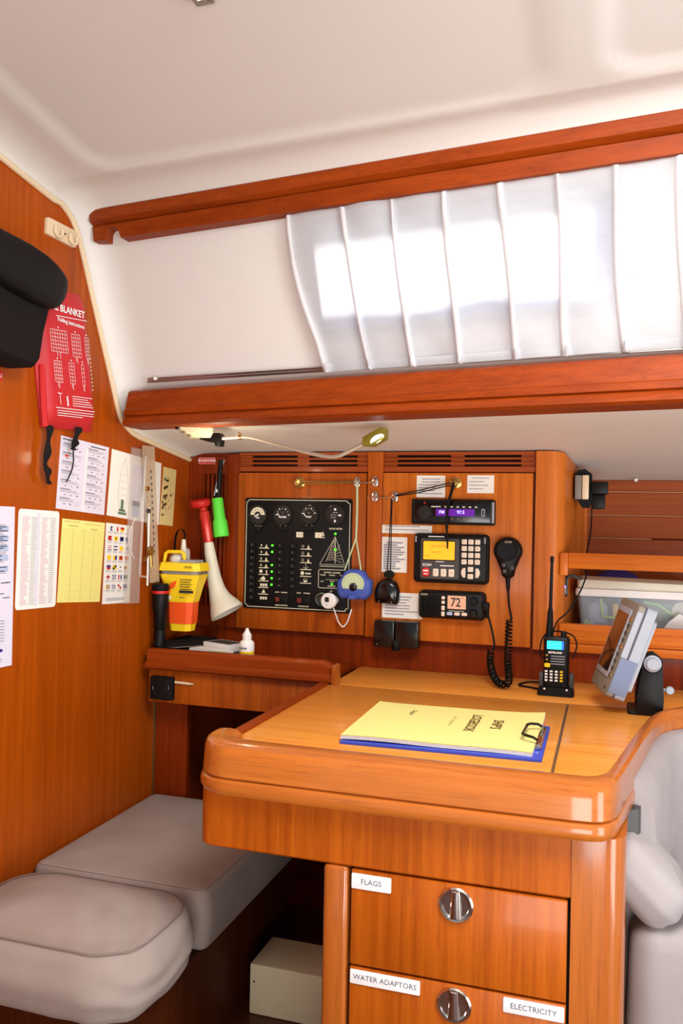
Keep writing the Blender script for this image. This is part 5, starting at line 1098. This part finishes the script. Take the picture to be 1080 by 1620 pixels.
for i in range(2): MB(H).rbox(-.0205, -.0160, bz0+.0530+i*.0085, bz0+.0560+i*.0085, .0165, .0182, .001).build('side_key', 'brass', hr)
k0 = None
for r in range(4):
    for c in range(4):
        u, v = -.0190+c*.0098, bz0+.0135+r*.0060
        MB(H).rbox(u-.0028, u+.0028, v-.0017, v+.0017, .0172, .0190, .0008).build('key', 'yellow' if c == 3 else 'print_white', hr)
MB().tube(smooth_path([(hx-.026, hy+.005, bz0+.052), (hx-.034, hy+.012, bz0+.062), (hx-.031, hy+.012, bz0+.088), (hx-.018, hy+.012, bz0+.105), (hx+.008, hy+.012, bz0+.108), (hx+.031, hy+.012, bz0+.100), (hx+.038, hy+.012, bz0+.080), (hx+.030, hy+.01, bz0+.054)], 5), .0016, 0, 6).build('wrist_cord', 'strap_fabric', hr)
MB().tube(smooth_path([(-.131, 1.785, .7605), (-.150, 1.800, .7600), (-.175, 1.815, .7600), (-.168, 1.845, .7600), (-.150, 1.86, .7605), (-.110, 1.86, .7605)], 6), .0020, 0, 6).build('charging_lead', 'black_soft', cr)

# ---- GPS display on its bracket
BR, TR, BL = Vector((-.002, 1.600, .7915)), Vector((.0560, 1.600, .9572)), Vector((-.0300, 1.715, .7965))
ru = (BR-BL).normalized(); uu = (TR-BR); uu = (uu-ru*uu.dot(ru)).normalized(); nn = ru.cross(uu)
GM = Matrix(((ru.x, uu.x, nn.x, BL.x), (ru.y, uu.y, nn.y, BL.y), (ru.z, uu.z, nn.z, BL.z), (0, 0, 0, 1)))
Wd, Ht = (BR-BL).length, (TR-BR).length
gp = thing('gps_display', 'grey boxy GPS display tilted on a black bracket', 'GPS display', (.04, 1.65, .78))
MB(GM).rbox(0, Wd, 0, Ht, -.012, 0, .008, 0, .003).build('front_bezel', 'grey_bezel', gp)
MB(GM).rbox(.0005, Wd-.0005, .001, Ht-.001, -.016, -.0118, .007).build('seam_gasket', 'ink', gp)
MB(GM).rbox(0, Wd, 0, Ht, -.034, -.016, .008).build('rear_case', 'grey_plastic', gp)
MB(GM).rbox(.006, Wd-.006, .02, Ht-.02, -.042, -.034, .006).build('rear_cover', 'grey_plastic', gp)
MB(GM).box(Wd-.002, Wd+.0012, .010, Ht*.43, -.033, -.001).build('side_cover', 'grey_panel', gp)
MB(GM).box(Wd-.002, Wd+.0006, Ht*.44, Ht*.93, -.0112, -.0005).build('side_cover', 'grey_plastic', gp)
sb_ = MB(GM).rbox(.010, Wd-.028, .030, Ht-.014, 0, .0022, .004, 0, .001).build('screen_frame', 'grey_plastic', gp)
MB(GM).rbox(.016, Wd-.033, .040, Ht-.024, .0022, .0028, .002).build('screen', 'screen_dark', sb_)
for i in range(9): MB(GM).rbox(Wd-.022, Wd-.012, .035+i*.0135, .041+i*.0135, 0, .0020, .001).build('button', 'grey_dark' if i % 4 else 'brass', gp)
MB(GM).lathe([(.004, 0), (.003, .0015), (0, .0018)], (Wd-.022, .014, 0), (0, 0, 1), 0, 10).build('power_button', 'grey_dark', gp)
gb = thing('display_bracket', 'black curved bracket with round grey knobs behind the GPS display', 'bracket', (.075, 1.66, .757))
for y in (1.634, 1.712):
    MB(FB(y)).prism([(.0515, .7575), (.0960, .7575), (.0985, .785), (.0955, .844), (.0910, .856), (.0810, .863), (.0700, .860), (.0650, .852), (.0580, .825), (.0515, .785)], 0, .006, 0, .001).build('bracket_arm', 'black', gb)
MB(FT(.757)).rbox(.0370, .0950, 1.630, 1.714, .0003, .006, .006, 0, .002).build('bracket_base', 'black', gb)
MB(FB(1.626)).lathe([(.0150, 0), (.0150, .006), (.0115, .008), (.0110, .014), (.0095, .0155), (0, .016)], (.0780, .8525, 0), (0, 0, 1), 0, 26).build('clamp_knob', 'grey_plastic', gb)
MB(FB(1.628)).lathe([(.0175, 0), (.0175, .004), (.0165, .005)], (.0780, .8525, 0), (0, 0, 1), 0, 26).build('knob_washer', 'black_soft', gb)
MB().box(.060, .070, 1.63, 1.71, .842, .854).build('pivot_bar', 'black', gb)
MB(FB(1.64)).lathe([(.0075, 0), (.0075, .004), (.006, .006), (0, .0062)], (.1085, .8040, 0), (0, 0, 1), 0, 16).tube([(.098, .803, -.004), (.110, .804, -.004)], .003, 0, 8).build('lock_knob', 'grey_plastic', gb)

# ================================================================== BIN CONTENTS
cbx = thing('storage_box', 'translucent plastic storage box full of odds and ends in the bin', 'box', (.12, 2.05, .8605))
m = MB(); o_ = [[(x, y, z) for x, y in rr(-.058-.008*k, .320+.008*k, 1.985-.006*k, 2.12+.006*k, .012)] for z, k in ((.8605, 0), (.942, 1))]
i_ = [[(x, y, z) for x, y in rr(-.056-.008*k, .318+.008*k, 1.987-.006*k, 2.118+.006*k, .012)] for z, k in ((.942, 1), (.8625, 0))]
m.loft(o_+i_, 0, True, True).build('tub', 'box_plastic', cbx)
MB().rbox(-.0700, .332, 1.974, 2.131, .940, .956, .014, 0, .003).build('box_lid', 'white', cbx)
def item(nm, mt, lb, cat, fn): m = MB(); fn(m); m.build(nm, mt, None, lb, cat, 'odds and ends inside the plastic box')
item('plastic_bag', 'ink_blue', 'blue crumpled plastic bag inside the storage box', 'bag', lambda m: m.pillow(-.045, .0, 1.996, 2.05, .866, .925, .015, .015, .004))
item('lime_hoop', 'lime', 'lime green hoop inside the storage box', 'hoop', lambda m: m.tube([(-.0150, 1.992, .934), (-.0130, 1.992, .905), (-.0100, 1.992, .894), (.0150, 1.992, .892), (.045, 1.992, .893)], .0030, 0, 8))
item('yellow_tool', 'yellow', 'yellow tool upright inside the storage box', 'tool', lambda m: m.rbox(.010, .022, 2.00, 2.02, .866, .922, .003))
item('yellow_reel', 'lime', 'lime cord bundle at the left end inside the storage box', 'cord', lambda m: m.tube([(-.050, 2.0, .868), (-.047, 2.0, .885), (-.040, 2.0, .868), (-.034, 2.0, .88)], .004, 0, 8))
item('green_pack', 'ink_green', 'green flat pack at the right inside the storage box', 'pack', lambda m: m.rbox(.065, .14, 2.0, 2.04, .866, .928, .01))
item('teal_tray', 'grey_panel', 'grey blue tray on the bottom of the storage box', 'tray', lambda m: m.rbox(-.03, .12, 1.993, 2.1, .8645, .880, .008))
item('lime_loop', 'lime', 'lime green strap at the right inside the storage box', 'strap', lambda m: m.tube([(.075, 1.993, .930), (.105, 1.992, .926), (.135, 1.992, .905), (.16, 1.992, .89)], .0030, 0, 8))
item('orange_disc', 'key_cream', 'pale orange round lid inside the storage box', 'lid', lambda m: m.lathe([(0, 0), (.022, 0), (.022, .004), (0, .004)], (.155, 2.0, .912), (0, -1, 0), 0, 20))
MB(Matrix.Translation((0, 0, .9562)) @ Matrix.Rotation(0, 4, 'Z')).loft([[(x, y, 0) for x, y in rr(-.060, .162, 1.975, 2.10, .010)], [(x, y, .003) for x, y in rr(-.066, .166, 1.972, 2.104, .010)], [(x, y, .0165+.003*(.16-x)/.2) for x, y in rr(-.066, .166, 1.972, 2.104, .010)], [(x, y, .0180+.003*(.16-x)/.2) for x, y in rr(-.062, .162, 1.976, 2.10, .010)]]).build('white_tray', 'cream_plastic', None, 'cream flat case lying on top of the storage box', 'case')
MB(FB(1.966)).prism([(.1040, .8605), (.20, .8605), (.20, .893), (.158, .905), (.1470, .911), (.125, .892)], 0, .0015).build('folded_paper', 'paper', None, 'white folded paper leaning against the storage box', 'paper')
bg_ = thing('blue_bag', 'dark blue cloth bag slumped behind the storage box', 'bag', (.03, 2.19, .861))
MB().pillow(-.035, .075, 2.145, 2.235, .8608, .985, .035, .03, .012, nseg=5).build('bag_body', 'navy', bg_)
MB().pillow(-.062, -.036, 2.15, 2.22, .8608, .965, .012, .012, .02, nseg=4).build('bag_side', 'navy', bg_)
# charger hanging by the bin opening
ub = thing('usb_charger', 'small black charger with a violet light at the bin corner', 'charger', (-.092, 1.935, .938))
MB(FB(1.942)).rbox(-.1000, -.0850, .9390, .9840, -.012, .006, .006, 0, .003).build('charger_body', 'black_gloss', ub)
MB(FB(1.936)).lathe([(.0028, 0), (.002, .001), (0, .0012)], (-.0918, .9610, 0), (0, 0, 1), 0, 10).build('charger_light', 'usb_glow', ub)
MB().tube(smooth_path([(-.088, 1.945, .981), (-.078, 1.955, .985), (-.066, 1.965, .980), (-.055, 1.968, .979)]), .004, 0, 8).build('charger_plug', 'grey_dark', ub)
# junction box and transformer on the post side
jb = thing('junction_box', 'black wiring box with a beige block on the bin side wall', 'junction box', (-.06, 2.0, 1.13))
MB(FB(2.04)).prism([(-.0760, 1.215), (-.070, 1.224), (-.055, 1.226), (-.040, 1.215), (-.038, 1.150), (-.046, 1.137), (-.060, 1.137), (-.076, 1.160)], -.02, .02).build('box_base', 'black_soft', jb)
MB(FB(2.018)).box(-.0765, -.0615, 1.1560, 1.2110, 0, .016, bev=.002).build('beige_block', 'grey_bezel', jb)
MB(FB(2.018)).box(-.0605, -.0460, 1.1560, 1.2110, 0, .018, bev=.002).build('beige_block', 'trim_cream', jb)
tb = thing('power_adapter', 'black plug-in power adapter with a thin cable in the bin', 'adapter', (-.02, 2.0, 1.135))
MB(FB(2.03)).box(-.0405, -.0040, 1.1680, 1.1970, -.02, .024, bev=.003).box(-.040, -.010, 1.135, 1.168, -.02, .012, bev=.003).build('adapter_body', 'black', tb)
MB().tube(smooth_path([(-.0390, 2.02, 1.140), (-.0395, 2.02, 1.10), (-.0430, 1.99, 1.06), (-.0500, 1.945, 1.02), (-.0475, 1.925, .995), (-.0480, 1.915, .980), (-.0620, 1.899, .945), (-.0830, 1.885, .910), (-.1020, 1.868, .892), (-.1090, 1.84, .870), (-.112, 1.81, .83)], 5), .0018, 0, 6).build('cable', 'black_soft', tb)
MB().lathe([(0, 0), (.005, 0), (.005, .004), (.003, .007), (0, .0075)], (.060, 2.21, 1.214), (0, 0, -1), 0, 14).build('white_button', 'white', None, 'small white round button where soffit meets the bin planks', 'button')

# ================================================================== SEAT, STEP AND SETTEE
sb2 = MB(FT(0)).prism([(-.9995, 1.10), (-.70, 1.10), (-.662, 1.16), (-.655, 1.7595), (-.9995, 1.7595)], .17, .352).build('seat_locker', 'wood_locker_shade', None, 'dark mahogany seat locker below the grey cushions, shade put into its colour', 'locker')
def wr(x, y, z):
    d = max(0, 1-math.hypot((x+.655)/.15, (y-1.16)/.19)); s = 0.0028*d*min(1, max(0, (z-.353)/.03))*math.sin(150*(z-.46)+26*(x-y)+3*math.sin(30*x))
    return (x-s, y+s, z+0.0030*d*math.sin(95*x+55*y)+0.0012*math.sin(37*x+11)*math.sin(29*y))
fc = thing('seat_cushion', 'bulging grey seat cushion end nearest the viewer', 'cushion', (-.82, 1.2, .353), 'grey seat cushions')
MB(FT(0)).pillow(-.9985, -.6350, 1.062, 1.312, .353, .4640, .085, .030, .030, 0, 10, 14, wr, .006, .012, 9).build('cushion_body', 'seat_fabric', fc, angle=60)
m = MB(FT(0)); ol = inset(rr(-.9985, -.6350, 1.062, 1.312, .085, 8), .012)
m.tube([(p[0], p[1], .4608) for p in ol+[ol[0]]], .0012, 0, 6).build('seam', 'cushion_seam', fc)
bc = thing('seat_cushion', 'flat grey seat cushion reaching under the shelf', 'cushion', (-.82, 1.55, .353), 'grey seat cushions')
MB(FT(0)).pillow(-.9985, -.6430, 1.320, 1.7580, .353, .4600, .020, .016, .010, 0, 5, 8, None, .004).build('cushion_body', 'seat_fabric', bc, angle=60)
m = MB(FT(0)); ol = inset(rr(-.9985, -.6430, 1.320, 1.7580, .02, 4), .008)
m.tube([(p[0], p[1], .4565) for p in ol+[ol[0]]], .0014, 0, 6).build('seam', 'cushion_seam', bc)
st = thing('step_box', 'pale grey box in the footwell under the chart table', 'box', (-.5, 1.54, .17))
MB().box(-.6290, -.40, 1.480, 1.592, .1705, .2640, bev=.004).build('box_body', 'trim_cream', st)
MB(FB(1.4799)).lathe([(0, 0), (.002, 0), (.002, .0006), (0, .0006)], (-.6195, .232, 0), (0, 0, 1), 0, 8).build('screw', 'ink_black', st)
# settee to the right of the chart table: back panel following the curved table edge, with slumped cushions
se = thing('settee', 'light grey settee backrest curving under the table edge', 'settee', (.12, 1.5, .2))
cv = [(.0450, 1.290), (.0640, 1.400), (.0800, 1.500), (.0960, 1.560), (.1150, 1.604), (.15, 1.64), (.25, 1.67), (.45, 1.68), (1.1, 1.69)]
rings = []
for i, p in enumerate(cv):
    a, b = Vector(cv[max(i-1, 0)]), Vector(cv[min(i+1, len(cv)-1)]); t = (b-a).normalized(); nv = Vector((t.y, -t.x))
    rings.append([(p[0]+nv.x*d, p[1]+nv.y*d, z) for d, z in ((-.03, .20), (-.03, .735), (-.008, .738), (.008, .730), (.022, .70), (.028, .64), (.030, .50), (.036, .35), (.040, .20))])
MB().loft(rings).build('back_panel', 'settee_fabric', se, angle=50)
MB().prism([(.030, 1.262), (.046, 1.272), (.052, 1.30), (.03, 1.31)], .645, .70).build('gap_shade', 'grey_dark', se)  # solid block coloured as the shade in the gap by the column
def slump(x, y, z): return (x+.004*math.sin(34*z), y+.004*math.sin(40*z+20*x), z)
o = thing('settee_cushion', 'tall grey cushion standing beside the table column', 'cushion', (.11, 1.34, .2), 'grey settee cushions')
MB(FT(0)).pillow(.040, .20, 1.225, 1.45, .20, .556, .035, .030, .008, 0, 6, 6, slump, .010).build('cushion_body', 'settee_fabric', o, angle=60)
o = thing('settee_cushion', 'upper grey cushion slumped over beside the table column', 'cushion', (.06, 1.28, .56), 'grey settee cushions')
SM = Matrix.Translation((.056, 1.290, .608)) @ Matrix.Rotation(math.radians(44), 4, 'Y')
MB(SM).pillow(-.070, .058, -.07, .07, -.040, .034, .03, .026, .006, 0, 6, 6, None, .003).build('cushion_body', 'settee_fabric', o, angle=60)
